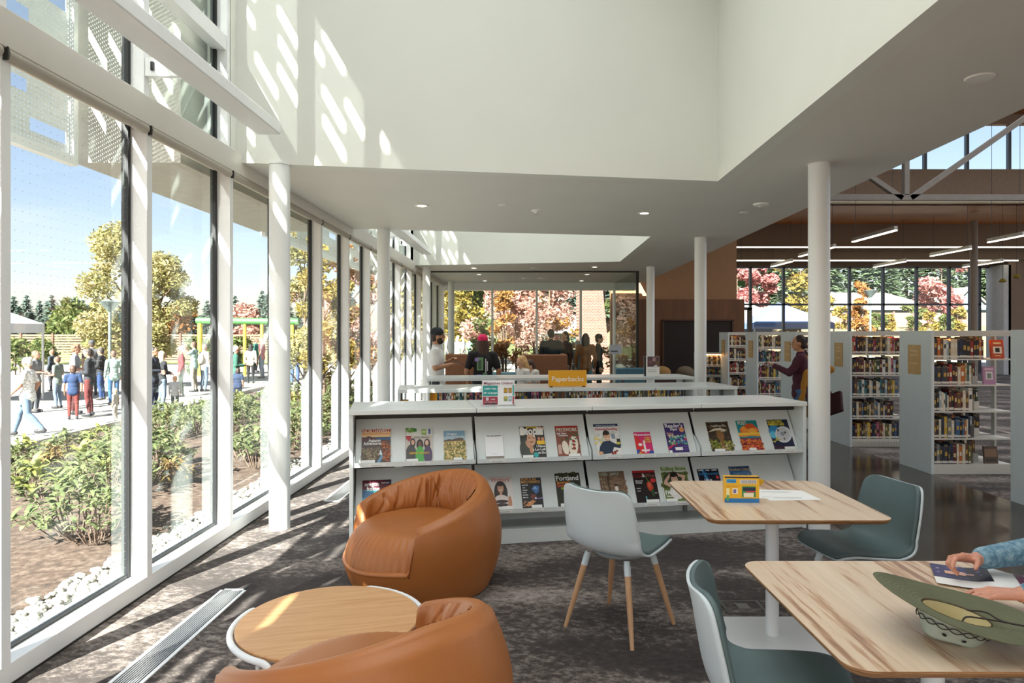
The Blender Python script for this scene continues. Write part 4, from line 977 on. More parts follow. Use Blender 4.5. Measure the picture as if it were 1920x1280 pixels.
MAGS = [
 ('travel magazine with an orange sunset canyon cover', 705, 0, .215, .275, '#4d3a30', [
   ('r','#e9b27b',0,.78,1,1), ('r','#b9472f',0,.92,1,1), ('r','#f0cfa0',0,.76,1,.82), ('r','#35628f',.45,.68,1,.74), ('p','#5a3b3a',[(0,.6),(0,.77),(.12,.74),(.22,.8),(.35,.77),(.48,.72),(.7,.66),(.7,.58)]),
   ('s','#7d7458',0,.08,.6,.45,70,.035), ('s','#a08a6a',0,.1,.6,.45,40,.025), ('s','#9a4f2c',.7,.05,1,.62,60,.04), ('s','#c2783f',.72,.1,1,.6,30,.025), ('p','#5f92b4',[(.5,0),(.62,0),(.74,.18),(.68,.32),(.63,.4),(.66,.2)]), ('p','#dfe7ea',[(.6,.25),(.72,.24),(.66,.4)])],
   [('NORTHWEST',.5,.89,.045,'#f6efe4',.95), ('Autumn',.45,.62,.034,'#ffffff',.42), ('Adventures',.38,.53,.036,'#ffffff',.62)], (0,.47)),
 ('food magazine showing three women in grey, green and purple tops', 786, 0, .205, .272, '#cfc4b9', [
   ('r','#dde0d6',0,.78,1,1), ('s','#7fae4e',0,.9,.3,1,18,.04), ('r','#3d7d3f',.3,.9,.42,1), ('r','#8fae58',.6,.8,.78,.97), ('r','#c3dba0',.62,.86,.76,.93), ('r','#5b6fa6',.86,.82,.94,.98),
   ('p','#b52f3a',[(0,.78),(.22,.78),(.2,.68),(.14,.6),(.02,.7)]), ('e','#4f4c4c',.2,.22,.2,.3), ('e','#2b1e19',.27,.57,.1,.14), ('e',SK,.27,.58,.06,.08), ('e','#3f3b3b',.2,.2,.2,.28),
   ('e','#241a17',.53,.5,.13,.17), ('e','#7d4f3a',.53,.53,.06,.08), ('e','#4aa545',.53,.2,.17,.27), ('e','#3a2620',.8,.52,.12,.16), ('e','#e2b69a',.79,.56,.06,.08), ('e','#4a3658',.82,.2,.16,.27), ('r','#b8b0a6',0,0,.02,1)],
   [('KEEPING THE FAITH',.5,.23,.022,'#f2c21f',.72), ('FOOD  GROWS',.6,.7,.017,'#7f8a8c',.55)], (.03,.42)),
 ('quarterly magazine with a desert mesa under a blue sky', 853, 0, .165, .245, '#7ea4bd', [
   ('r','#a9c2cf',0,.68,1,.8), ('r','#c1a052',0,0,1,.68), ('p','#5d4c40',[(0,.68),(.25,.72),(.4,.7),(.55,.74),(.75,.76),(.92,.74),(.93,.66),(0,.64)]), ('s','#8f8a3e',0,.02,1,.62,110,.05), ('s','#e0c988',0,.05,1,.62,70,.035), ('s','#6e6a45',0,.02,1,.6,60,.03)],
   [('Oregon',.38,.85,.03,'#eef4f6',.48), ('Historical Quarterly',.52,.775,.02,'#e4edf1',.86)], (.42,.4)),
 ('small white journal with a plain pale cover', 927, 0, .142, .2, '#f1f2f4', [('r','#8c8078',0,-.0,1,.13), ('r','#b5a394',.0,.0,.6,.05), ('r','#f1f2f4',0,.13,1,1), ('r','#d4d6da',.3,.2,.66,.21), ('r','#d4d6da',.3,.24,.66,.25)],
   [('THE PARIS REVIEW',.5,.94,.012,'#4f5157',.86)], None),
 ('celebrity magazine showing a man in a dark suit with chin on hand', 1000, 0, .198, .265, '#2b2a26', [
   ('r','#b99a34',.28,.93,1,1), ('r','#3a2c28',.75,.86,1,1), ('e','#e2b79a',.84,.93,.07,.06), ('e','#cf9f83',.95,.92,.05,.06), ('r','#f0ede6',.01,.72,.96,.93), ('r','#2b2a26',.2,.72,.3,.8), ('e','#241e1b',.46,.78,.22,.17), ('e','#3c4138',.25,.28,.3,.36),
   ('e','#d7a483',.45,.6,.18,.22), ('e','#241e1b',.46,.84,.2,.1), ('e','#9b6b50',.45,.5,.1,.03), ('r','#3a2a24',.32,.62,.42,.64), ('r','#3a2a24',.5,.62,.6,.64), ('e','#cc9a7a',.33,.42,.1,.15,.5), ('e','#c08d6e',.42,.28,.08,.14), ('r','#f2c21f',.66,.42,.98,.54), ('e','#c97c62',.76,.6,.06,.06), ('e','#d88e6a',.91,.59,.06,.06), ('e','#2ea6a6',.58,.1,.1,.08)],
   [('People',.48,.74,.09,'#f6f4ee',.92,.03), ('I Have',.8,.33,.026,'#ffffff',.34), ('a Lot Left',.72,.23,.026,'#ffffff',.52), ('to Do',.82,.13,.026,'#ffffff',.3)], (.04,.42)),
 ('craft magazine with two embroidered cream mittens on red brown', 1066, 0, .188, .262, '#8a4a3a', [
   ('r','#b5322f',0,.94,1,1), ('s','#6f4436',0,.2,1,.75,40,.05), ('e','#ece2cf',.72,.35,.2,.33,-.15), ('e','#ece2cf',.36,.3,.14,.22,.1), ('e','#a22b2b',.74,.5,.07,.05), ('e','#c23a34',.74,.38,.07,.05), ('e','#a22b2b',.74,.27,.07,.05), ('s','#2f4a2c',.62,.2,.86,.6,12,.03), ('e','#bb3844',.32,.58,.06,.05), ('e','#9d2d35',.84,.73,.1,.05), ('s','#3a6b34',.2,.52,.5,.64,9,.03), ('s','#3a6b34',.6,.65,.95,.78,9,.03), ('r','#c9a896',.04,.1,.18,.4)],
   [('PIECEWORK',.5,.82,.04,'#f3e6d2',.9), ('Folk Wear',.26,.73,.02,'#ffffff',.42), ('Traditions',.3,.665,.02,'#ffffff',.44)], (.45,.5)),
 ('homeschooling magazine showing a smiling boy in a navy shirt', 1141, 0, .207, .27, '#e8e6e2', [
   ('r','#2e3c66',0,.92,1,1), ('s','#cfd3cf',.1,.3,1,.8,26,.06), ('s','#e6d27a',.0,.4,.3,.6,8,.05), ('e','#8d99a8',.74,.6,.08,.09), ('r','#3f3a36',.86,.28,1,.52), ('r','#c9c452',.82,.34,.98,.42), ('p','#24364d',[(.05,.06),(.15,.3),(.3,.44),(.55,.47),(.7,.4),(.95,.3),(.98,.22),(.7,.26),(.6,.08),(.2,.04)]),
   ('e','#2c1e19',.47,.67,.14,.13), ('e','#e0ad8c',.49,.6,.12,.15), ('e','#2c1e19',.47,.7,.13,.06), ('e','#ffffff',.5,.53,.05,.014), ('e','#d8a888',.14,.08,.1,.06), ('s','#9a3a3a',.55,.02,.9,.14,6,.04)],
   [('Homeschooling',.5,.8,.03,'#c95662',.88), ('BONUS  science & art project',.5,.94,.013,'#e8ecf4',.8)], None),
 ('small pink health magazine with white cross shapes', 1207, 0, .142, .192, '#d4306f', [('p','#d8312f',[(0,0),(.55,0),(.4,.5),(.2,.82),(0,.82)]), ('r','#f3e9ea',.2,.38,.36,.5), ('r','#f3e9ea',.16,.41,.4,.47), ('r','#f3e9ea',.47,.08,.58,.62), ('r','#f3e9ea',.3,.14,.8,.22), ('r','#3651a0',0,0,.2,.22), ('r','#3651a0',.75,.0,1,.16), ('e','#e28a35',.2,.06,.1,.06)],
   [('Prevention',.5,.83,.026,'#ffffff',.92), ('PAIN',.75,.7,.018,'#f7d94a',.3), ('CURES',.74,.61,.018,'#f7d94a',.36), ('THAT WORK',.74,.52,.015,'#f7d94a',.42)], None),
 ('purple digest magazine with an orange round seal', 1270, 0, .177, .262, '#42306e', [('p','#b5305a',[(0,.12),(.3,.25),(1,.42),(1,.5),(.3,.34),(0,.2)]), ('s','#4ba66f',.1,.3,.95,.6,40,.05), ('s','#e8dfd2',.1,.3,.95,.62,34,.03), ('s','#3b6fae',.2,.3,.95,.6,22,.035), ('e','#e8a36a',.84,.78,.12,.09), ('r','#7a64a6',.65,.2,.97,.22), ('r','#7a64a6',.65,.12,.97,.14), ('r','#f1f0ec',.34,.1,.7,.2)],
   [("Reader's",.48,.85,.05,'#ffffff',.86), ('Digest',.45,.76,.03,'#ffffff',.34), ('Smart',.22,.64,.02,'#f0b9a0',.3), ('Spend',.24,.57,.02,'#f0b9a0',.3)], (.02,.14)),
 ('dark nature magazine with a pale mushroom and roots', 1352, 0, .198, .262, '#3b2f22', [('s','#5a4a33',0,.3,1,1,40,.05), ('s','#a39a3f',0,.05,1,.35,60,.045), ('s','#6b7a2f',0,.05,1,.4,40,.04), ('p','#d8cdb4',[(0,.66),(.3,.78),(.6,.8),(.9,.72),(.7,.68),(.4,.72)]), ('p','#8a6236',[(.4,.72),(.62,.72),(.7,.5),(.58,.3),(.66,.05),(.45,.1),(.5,.35),(.36,.5)]), ('s','#d8c9a3',.4,.02,1,.25,30,.02)],
   [('rustling life.',.55,.84,.028,'#cfc6b4',.7), ('FUNGI',.68,.66,.012,'#d9d2c0',.2)], (.12,.46)),
 ('magazine with a glowing orange cloud over red desert', 1408, 0, .19, .27, '#1f8a94', [('e','#e8763a',.55,.68,.45,.16), ('e','#f09a3c',.4,.72,.22,.1), ('e','#d65a2c',.62,.8,.25,.1), ('e','#f6b04a',.7,.66,.2,.08), ('r','#f4c23f',0,.5,1,.6), ('r','#e39a3a',0,.46,1,.52), ('p','#2f7f8a',[(0,.4),(0,.47),(.3,.46),(.5,.49),(1,.46),(1,.4)]), ('r','#7a3347',0,.32,1,.42), ('r','#c6472c',0,0,1,.32), ('s','#e37a34',0,.02,1,.36,60,.05), ('s','#8b2f2a',0,.02,1,.3,36,.04)],
   [('POST',.28,.86,.045,'#f6ead0',.42)], (.3,.34)),
 ('science magazine with a silver spacecraft disc on dark blue', 1467, 0, .192, .272, '#1b2340', [('e','#2f86c0',.25,.6,.28,.22), ('e','#5fc0e0',.12,.5,.14,.12), ('e','#d9dce0',.62,.5,.36,.3,-.9), ('e','#c3c7cc',.6,.5,.3,.24,-.9), ('e','#8d949c',.58,.52,.1,.07), ('e','#4a3a38',.42,.64,.045,.04), ('e','#4a3a38',.72,.56,.045,.04), ('e','#6a4a44',.6,.36,.04,.035), ('r','#3b1e33',0,.0,.5,.12), ('s','#c9c452',0,.25,.4,.4,14,.03)],
   [('SCIENTIFIC',.38,.885,.032,'#f0dc3c',.7), ('AMERICAN',.4,.8,.032,'#f0dc3c',.76)], (.48,.5)),
 ('home magazine with a maroon top and teal lower half', 706, 1, .215, .275, '#2f8fa0', [('r','#6b2638',0,.72,1,1), ('p','#2f5f8a',[(0,.72),(.5,.62),(1,.72),(1,.5),(0,.5)]), ('r','#3a2a40',.8,.86,1,1)],
   [('oregon',.33,.83,.045,'#ffffff',.5), ('home',.38,.7,.045,'#ffffff',.44), ("YEAR'S BEST",.8,.89,.014,'#ffffff',.3)], (.1,.4)),
 ("writers' magazine showing a smiling woman with long black hair", 940, 1, .19, .268, '#e9e3de', [('r','#d8cfc8',0,.9,1,1), ('e','#2a1c18',.5,.5,.28,.36), ('e','#d2987a',.5,.64,.13,.15), ('e','#2a1c18',.5,.76,.15,.07), ('r','#d2987a',.45,.42,.55,.52), ('e','#e8d9d4',.5,.28,.3,.16), ('e','#3b2224',.5,.24,.28,.05), ('e','#3b2224',.5,.14,.28,.05), ('e','#ffffff',.5,.58,.05,.013), ('e','#c98d70',.85,.2,.08,.2)],
   [('Writers',.5,.83,.045,'#d98a86',.8)], (.5,.45)),
 ('dark magazine showing a welder and bright sparks', 998, 1, .168, .245, '#191722', [('r','#2a2236',0,.84,1,1), ('p','#4a78b8',[(.5,.62),(.62,.74),(.88,.72),(.84,.55),(.7,.46)]), ('p','#8fb4e0',[(.56,.64),(.7,.72),(.78,.6)]), ('e','#7a3a2c',.55,.38,.14,.08), ('e','#e8dcf8',.66,.32,.05,.035), ('p','#b08ac8',[(.66,.31),(1,.34),(1,.31),(.66,.3)]), ('p','#c98a5f',[(.1,.1),(.5,.28),(.66,.22),(.3,.06)]), ('s','#f0b070',.05,.05,.5,.25,26,.018)],
   [('POPULAR',.4,.91,.026,'#e0a24a',.72), ('MECHANICS',.48,.82,.028,'#f0b85a',.9), ('MASTER',.2,.735,.014,'#ffffff',.3), ('THE',.13,.655,.014,'#ffffff',.14), ('TOOLS',.17,.575,.014,'#ffffff',.24), ('THAT',.15,.495,.014,'#ffffff',.2), ('SHAPE',.18,.415,.014,'#ffffff',.26), ('METAL',.18,.335,.014,'#ffffff',.26)], (.42,.5)),
 ('city magazine with orange and green summer lettering on dark green', 1068, 1, .205, .272, '#2a2a1f', [('s','#4f5233',0,.9,1,1,24,.05), ('s','#1f4f4a',.3,.2,1,.5,30,.06), ('s','#d88a4a',.3,.15,.9,.4,10,.02), ('r','#3a3326',0,.0,1,.1)],
   [('Portland',.48,.78,.055,'#ffffff',.9), ('Summer\'s',.32,.68,.035,'#f09a2c',.54), ('Greatest',.32,.59,.035,'#f2603a',.56), ('Hits',.32,.5,.035,'#c6dc3a',.24)], (.1,.6)),
 ('brown lifestyle magazine with trees and a small figure', 1152, 1, .215, .272, '#7d6350', [('s','#a89878',0,.4,.35,1,20,.07), ('r','#5a4636',.3,.35,.4,.95), ('r','#6d5443',.12,.3,.16,.9), ('s','#9a7d64',.4,.3,1,.9,30,.06), ('r','#4a3426',0,.2,1,.3), ('e','#3a2a24',.62,.56,.06,.06), ('e','#efe6da',.62,.47,.07,.08), ('r','#c0a48a',.5,.66,.9,.675), ('r','#c0a48a',.54,.62,.88,.63), ('r','#b98a3a',.55,0,1,.18)],
   [('REAL SIMPLE',.45,.88,.03,'#b9c2b4',.66)], None),
 ('black food magazine with a red lobster like dish', 1213, 1, .195, .27, '#1d1719', [('r','#c02a33',0,.93,1,1), ('r','#3a1c1f',.0,.76,1,.92), ('e','#c8452c',.68,.5,.13,.16,.2), ('e','#e06a45',.66,.54,.06,.08), ('p','#5f8a3a',[(.5,.85),(.54,.84),(.7,.62),(.66,.62)]), ('e','#d83a3f',.85,.68,.12,.07), ('r','#d8d4cc',.08,.44,.26,.46), ('r','#d8d4cc',.08,.36,.24,.38), ('r','#d8d4cc',.72,.28,.94,.3), ('r','#5fb0b8',.4,.04,.46,.2), ('e','#2c4a2c',.76,.3,.07,.12)],
   [('Food',.24,.78,.045,'#8b2027',.38), ('&',.46,.79,.045,'#ffffff',.14), ('Wine',.76,.78,.045,'#8f6a5a',.4), ('Memorial',.24,.66,.016,'#ffffff',.32), ('Display',.22,.6,.016,'#ffffff',.28)], (.4,.56)),
 ('large music magazine showing a man with hands behind his head', 1269, 1, .238, .298, '#6f8244', [('r','#e8ece8',0,0,.04,1), ('r','#d9ddcf',.04,.82,1,1), ('s','#5a6a35',.05,.1,1,.8,30,.08), ('e','#3a4630',.5,.6,.42,.24), ('p','#dcb69c',[(.12,.6),(.08,.5),(.3,.4),(.34,.46),(.22,.56),(.44,.78),(.36,.8)]), ('p','#dcb69c',[(.6,.8),(.92,.72),(.8,.42),(.7,.42),(.78,.66),(.56,.74)]), ('e','#2b211d',.5,.72,.15,.11), ('e','#dfb79d',.5,.62,.12,.14), ('e','#2b211d',.48,.74,.13,.06), ('r','#3a2a24',.42,.64,.47,.65), ('r','#3a2a24',.54,.64,.59,.65), ('e','#b06a5a',.51,.545,.04,.012), ('e','#e6dfd8',.5,.26,.26,.2), ('p','#dfb79d',[(.4,.48),(.6,.48),(.64,.4),(.36,.4)])],
   [('Rolling Stone',.52,.875,.045,'#6a9a2f',.92,.02), ('PAUL',.26,.2,.05,'#ffffff',.38), ('IMMERSED',.3,.13,.018,'#eeeeee',.4)], (.05,.4)),
 ('dark blue science history magazine with light rays', 1335, 1, .19, .262, '#10182a', [('p','#2f6fa8',[(.2,1),(.32,1),(.66,.3),(.4,.3)]), ('p','#5aa6d0',[(.23,1),(.27,1),(.5,.4),(.44,.4)]), ('e','#d8434a',.88,.72,.07,.06), ('r','#dfe6ea',.05,.94,.28,.975), ('r','#dfe6ea',.4,.94,.58,.975), ('r','#dfe6ea',.68,.94,.92,.975)],
   [('Smithsonian',.5,.8,.035,'#3f86b8',.92), ('Life in',.42,.6,.03,'#ffffff',.34), ('the',.62,.5,.03,'#ffffff',.2)], None),
 ('southern lifestyle magazine with a blue sea cover', 1395, 1, .186, .275, '#3f6c9c', [('s','#5a88b8',0,.4,1,.86,30,.08), ('r','#2f4f78',0,.86,1,1), ('s','#7fa4c8',0,.5,1,.8,24,.04)],
   [('Southern Living',.5,.86,.036,'#c8ad86',.94), ('SEA CRUISE',.5,.74,.026,'#7aa0cc',.7)], None),
]
for a in MAGS: magazine(*a)

# ---- signs standing on the shelves
def on_shelf(px, A, rz, off): s = s_of(px, A, rz, off); return (A[0]+s*cos(rz)-off*sin(rz), A[1]+s*sin(rz)+off*cos(rz))
H_ = 1.056
x, y = on_shelf(1064.5, (-1.16, 6.91), RZ2, .12)
t = thing('shelf_sign', 'yellow block sign reading Paperbacks on the second low bookcase', 'sign', (x, y, H_), RZ2)
YEL = mat('sign_yellow', '#e9a51c', .4, var=.02)
m = MB(); m.box((-.205,0,.008), (.205,.035,.178)); m.build('sign_block', YEL, t, bevel=.002)
m = MB(); m.box((-.19,-.01,0), (-.165,.04,.008)); m.box((.165,-.01,0), (.19,.04,.008)); m.build('foot', BLACK, t)
lettering('Paperbacks', .074, TXW, t, Matrix.Translation((0, -.002, .062)) @ UPRIGHT, bold=.004, width=.345)
x, y = on_shelf(934.5, (-1.20, 5.03), RZ1, .13)
t = thing('sign_holder', 'clear stand with a white and teal Magazines Online poster', 'sign', (x, y, H_), RZ1+.0)
m = MB(); m.box((-.133,0,0), (.133,.004,.205)); m.box((-.133,-.035,0), (.133,.06,.004)); m.build('acrylic_stand', glass('acrylic', (.95,.96,.97)), t)
def flat(parent, name, items, y, base=None):
    m = MB()
    for i, (c, x0, z0, x1, z1) in enumerate(items):
        m.col = c; yy = y-.0004*i; m.quad((x0,yy,z0),(x1,yy,z0),(x1,yy,z1),(x0,yy,z1))
    return m.build(name, PR, parent, art=True)
p = flat(t, 'poster', [('#efeff1',-.128,.006,.128,.2), ('#2b9a98',-.124,.078,-.006,.16), ('#a0364a',-.124,.01,-.006,.074), ('#2b9a98',.112,.078,.124,.162), ('#a0364a',.112,.01,.124,.074), ('#e9e9ec',.0,.01,.112,.16),
     ('#8a7a4a',.042,.1,.072,.14), ('#c9962f',.045,.108,.068,.13), ('#9c7a3c',.078,.1,.106,.14), ('#b98f4a',.081,.105,.103,.128), ('#b8a64e',.042,.036,.072,.074), ('#5f8f6a',.045,.04,.07,.052), ('#8fa6b4',.078,.036,.106,.074), ('#c9d4da',.081,.05,.103,.066),
     ('#3a3a44',-.11,.014,-.07,.024), ('#3a3a44',-.06,.014,-.015,.024), ('#c4c6cc',-.1,.044,-.078,.068)], -.002)
for s_, px_, z, size, c, w_ in (('Magazines Online!', 0, .170, .028, '#7a2f4f', .235), ('4,000+ Titles', -.065, .13, .018, '#f4fbfb', .095), ('20+ Languages', -.065, .098, .018, '#f4fbfb', .108), ('Libby', -.045, .05, .014, '#f6e6e8', .035), ('from your library card', -.065, .03, .008, '#f6e6e8', .095)):
    lettering(s_, size, ink(c), p, Matrix.Translation((px_, -.012, z)) @ UPRIGHT, bold=.012, width=w_)
x, y = on_shelf(1222, (-1.075, 8.65), RZ3, .12)
t = thing('flyer_holder', 'clear holder with a black and white flyer showing flowers', 'flyer holder', (x, y, H_), RZ3)
m = MB(); m.box((-.11,0,0), (.11,.004,.27)); m.box((-.11,-.03,0), (.11,.06,.004)); m.build('acrylic_stand', glass('acrylic'), t)
p = flat(t, 'flyer', [('#f0f0ee',-.105,.006,.105,.265), ('#1d1f26',-.105,.006,-.078,.265), ('#5a3f48',-.06,.13,.105,.265), ('#8d4f5c',-.04,.17,.0,.21), ('#b08f8a',.01,.2,.05,.25), ('#6f5a3a',.05,.15,.09,.2), ('#dcdcda',.03,.115,.075,.15), ('#a9abb0',-.05,.085,.06,.09), ('#a9abb0',-.05,.06,.06,.065)], -.002)
m = MB()
# open magazine boxes seen in the gaps of the display (small white tabs)
t = thing('card_stack', 'small white card stack tucked under the first magazine ledge', 'cards', (-1.20+.35*cos(RZ1), 5.03+.35*sin(RZ1)+.06, .615), RZ1); m.box((-.03,0,0), (.03,.05,.03)); m.build('cards', PAPER, t)

# ================================================================ books
BC = [('maroon','#5d2228'),('red','#a5342e'),('navy','#26324f'),('black','#25232a'),('grey','#7d7f80'),('cream','#d9cfb8'),('white','#e4e2da'),('brown','#6a4a35'),('tan','#b3936a'),('dark green','#2f4a38'),('teal','#38707a'),('blue','#3f6590'),('yellow','#d3b041'),('orange','#c8702f'),('pink','#b9627f'),('charcoal','#3c3d44'),('olive','#6b6a3e'),('pale blue','#9db4c0')]
LABEL = mat('spine_label', '#e9e6dc', .5, var=0)
BOOKM = {}
rb = random.Random(44)
def book_mesh(ci, v):
    if (ci, v) in BOOKM: return BOOKM[ci, v]
    th = (.018, .026, .034, .044)[v]; h = (.205, .235, .228, .245)[v]; dp = .15
    m = MB(); m.mi = 0; m.box((0,0,0), (th,dp,h)); m.mi = 1; m.box((.002,.004,h-.001), (th-.002,dp+.001,h-.004+.0035))
    m.mi = 2; m.box((.0005,-.0012,.012), (th-.0005,.0,.038))
    m.mi = 3; z = h*rb.uniform(.55,.8); m.box((th*.2,-.0012,z-.05), (th*.8,.0,z))
    if v % 2: m.mi = 3; m.box((0,-.001,h*.9), (th,.0,h*.92))
    c = BC[ci][1]; me = m.mesh('book', [mat('book_'+BC[ci][0].replace(' ', '_'), c, .45, var=.12, scale=20), PAPER, LABEL, mat('foil_%d' % (ci % 4), ('#d8c48c','#ebe7da','#23252b','#c9a24a')[ci % 4], .4)])
    BOOKM[ci, v] = (me, th, h); return BOOKM[ci, v]
NB = [0]
BKW = mat('bookcase_white', '#dbe6ea', .4, var=.015); BKF = mat('bookcase_front', '#dcdad3', .4, var=.015); PLY = mat('plaque_wood', '#caa873', .5, var=.08, scale=14)
WARM = mat('warm_led', '#ffb870', emit=14.0)
def bookcase(yf, which, ncols, books='things', last=False, x0=XP, D=.65, H=1.66):
    """double sided stack; end panel faces the aisle (-x), shelves face -y"""
    t = thing('bookcase', 'tall white bookcase, %s' % which, 'bookcase', (x0, yf, 0), 0, 'tall bookcases along the aisle')
    m = MB(); m.box((0,-.0,0), (.035,D,H)); m.build('end_panel', BKW, t, bevel=.003)
    m = MB(); m.box((-.014, D/2-.12, H-.52+.0), (-.001, D/2+.12, H-.17)); p = m.build('plaque', PLY, t)
    m = MB()
    for z in (H-.25, H-.3, H-.4): m.box((-.0155, D/2-.07, z), (-.014, D/2+.07, z+.018))
    m.build('plaque_print', mat('plaque_print', '#dcc092', .5), p)
    W_ = .914
    for k in range(ncols):
        xa = .035+k*W_; xb = xa+W_
        m = MB(); m.box((xa, .0, H-.045), (xb, D, H)); m.box((xa, .0, H-.066), (xb, .012, H-.04)); m.build('canopy', BKF, t, bevel=.002)
        m = MB(); m.box((xa+.03, .04, H-.052), (xb-.03, .07, H-.046)); m.build('led_strip', WARM, t)
        m = MB(); m.box((xa, .02, 0), (xb, .04, .10)); m.box((xa, .02, .10), (xb, D-.02, .115)); m.build('base', BKF, t)
        m = MB(); m.box((xb-.012, D/2-.03, 0), (xb+.012, D/2+.03, H)); 
        for z in range(14): m.box((xb-.016, D/2-.034, .15+z*.1), (xb-.010, D/2-.028, .19+z*.1))
        m.build('upright', mat('upright_pale', '#c4c6c2', .4, .2), t)
        for z in (.415, .73, 1.035, 1.335):
            m = MB(); m.box((xa+.006, .015, z-.018), (xb-.006, D/2-.04, z)); m.box((xa+.006, D/2+.04, z-.018), (xb-.006, D-.015, z)); m.build('shelf', BKF, t)
    zs = (.115, .415, .73, 1.035, 1.335)
    return t, zs
ALLB = []
def fill_row(x0, y, z, width, n, rnd, label_fn, stuff=None, lean=True):
    x = x0; k = 0
    while k < n and x < x0+width-.05:
        ci = rnd.choice(range(len(BC))); ci = rnd.choice((ci, rnd.choice((0,2,3,15,7,5)))); v = rnd.choice((0,1,1,2,2,3)); me, th, h = book_mesh(ci, v)
        sc = rnd.uniform(.88, 1.08); k += 1
        if stuff is not None: stuff.append((me, x, y+rnd.uniform(0,.01), z, sc, th, h, ci))
        else:
            o = bpy.data.objects.new('book', me); COL.objects.link(o); o.location = (x, y+rnd.uniform(0,.008), z+.0005); o.scale = (1, 1, sc)
            tag(o, label_fn(BC[ci][0], k), 'book', 'books on the tall bookcases'); NB[0] += 1
        x += th+.0012
    return x
def face_out(x, y, z, base, art, lab, w=.15, h=.22):
    t = thing('display_book', lab, 'book', (x, y, z), 0); t.rotation_euler = (-.12, 0, 0)
    m = MB(); m.box((0,0,0), (w,.02,h)); m.build('cover', mat('bookcover_'+base.strip('#'), base, .4), t)
    flat(t, 'cover_art', art, -.001); return t
rn = random.Random(8)
SH = ('bottom', 'fourth', 'third', 'second', 'top')
# three nearest stacks in view: y of their camera-side face
b1, zs = bookcase(7.88, 'nearest whole one along the aisle', 1)
b0, _ = bookcase(5.98, 'cut off by the picture edge behind the teal chair', 1)
b2, _ = bookcase(9.78, 'second whole one along the aisle, with a metal grille base', 1)
b3, _ = bookcase(11.65, 'third along the aisle, beside the woman taking a photo', 1)
b4, _ = bookcase(13.5, 'fourth along the aisle, left of the woman taking a photo', 1)
b5, _ = bookcase(15.3, 'farthest along the aisle, nearest the dark wood wall', 1)
m = MB()
for k in range(22): m.box((.04+k*.04, .012, .012), (.052+k*.04, .019, .09))
for k in range(4): m.box((.04, .010, .014+k*.02), (.93, .018, .02+k*.02))
m.build('base_grille', BKF, b2)
X0 = XP+.05
def ff(nm): return lambda sh: (lambda c, k: '%s spined book, %s from the left on the %s shelf of %s' % (c, nth(k), sh, nm))
def wide(n): return .86
cnt1 = (17, 18, 17, 18, 24); cnt2 = (28, 24, 22, 28, 28)
for i in range(5):
    fill_row(X0, 7.90, zs[i], (.46, .46, .48, .47, .6)[i], cnt1[i], rn, ff('the nearest bookcase')(SH[i]))
    fill_row(X0, 9.80, zs[i], (.82, .62, .68, .80, .82)[i], cnt2[i], rn, ff('the second bookcase')(SH[i]))
face_out(X0+.66, 7.90, zs[4], '#c9502c', [('#c9502c',0,0,.15,.22), ('#f0e6d2',.025,.06,.125,.14), ('#2a1f1b',.05,.075,.1,.125), ('#f2d59a',.03,.17,.12,.19), ('#f2d59a',.04,.03,.11,.04)], 'orange book shown face out at the end of the top shelf')
face_out(X0+.57, 7.90, zs[3], '#b98bb0', [('#b98bb0',0,0,.14,.21), ('#e6e3e6',.03,.06,.11,.15), ('#7d8a86',.045,.07,.095,.13), ('#e8c9dc',.02,.17,.12,.19)], 'lilac book shown face out on the second shelf', .14, .21)
face_out(X0+.60, 7.93, zs[0], '#5a4438', [('#5a4438',0,0,.16,.2), ('#8a6a50',.01,.08,.15,.17), ('#3a2c26',.02,.02,.14,.06)], 'dark brown book shown face out on the bottom shelf', .16, .2)
for i, xx in ((1, .50), (2, .50), (0, .49), (3, .48)):
    t = thing('book_support', 'white metal book support on the %s shelf of the nearest bookcase' % SH[i], 'bookend', (X0+xx, 7.96, zs[i]), 0, 'white book supports')
    m = MB(); m.box((0,0,0), (.002,.15,.13)); m.box((0,0,0), (.13,.15,.002)); m.build('plate', BKF, t)
    m = MB(); m.box((.02,.15,0), (.16,.153,.09)); m.build('back_plate', BKF, t)
n3 = (14, 14, 14, 14, 14)
stf = []
for i in range(5):
    fill_row(X0, 11.67, zs[i], .8, 26, rn, None, stf); fill_row(X0, 13.52, zs[i], .8, 26, rn, None, stf); fill_row(X0, 15.32, zs[i], .8, 26, rn, None, stf)
    fill_row(X0, 8.24, zs[i], .8, 24, rn, None, stf); fill_row(X0, 10.14, zs[i], .8, 24, rn, None, stf)
# low angled book display before the farthest stack
t = thing('bookcase', 'lower white bookcase seen between the two aisle columns', 'bookcase', (4.28, 15.9, 0), -.18, 'tall bookcases along the aisle')
m = MB(); m.box((0,0,0), (.03,.5,1.15)); m.box((.97,0,0), (1.0,.5,1.15)); m.build('end_panel', BKW, t)
m = MB(); m.box((0,0,1.15), (1.0,.5,1.18)); m.build('canopy', BKF, t)
m = MB(); m.box((.05,.03,1.135), (.95,.06,1.145)); m.build('led_strip', WARM, t)
for z in (.1, .38, .64, .88):
    m = MB(); m.box((.03,.02,z-.02), (.97,.25,z)); m.build('shelf', BKF, t)
m = MB(); m.box((.03,.25,.1), (.97,.27,1.15)); m.build('back_panel', BKF, t)
for z in (.1, .38, .64, .88):
    a0 = len(stf); fill_row(.04, .04, z, .9, 27, rn, None, stf)
    for q in range(a0, len(stf)):
        me, x, y, zz, sc, th, h, ci = stf[q]; c_, s_ = cos(-.18), sin(-.18); stf[q] = (me, 4.28+x*c_-y*s_, 15.9+x*s_+y*c_, zz, sc, th, h, ci)
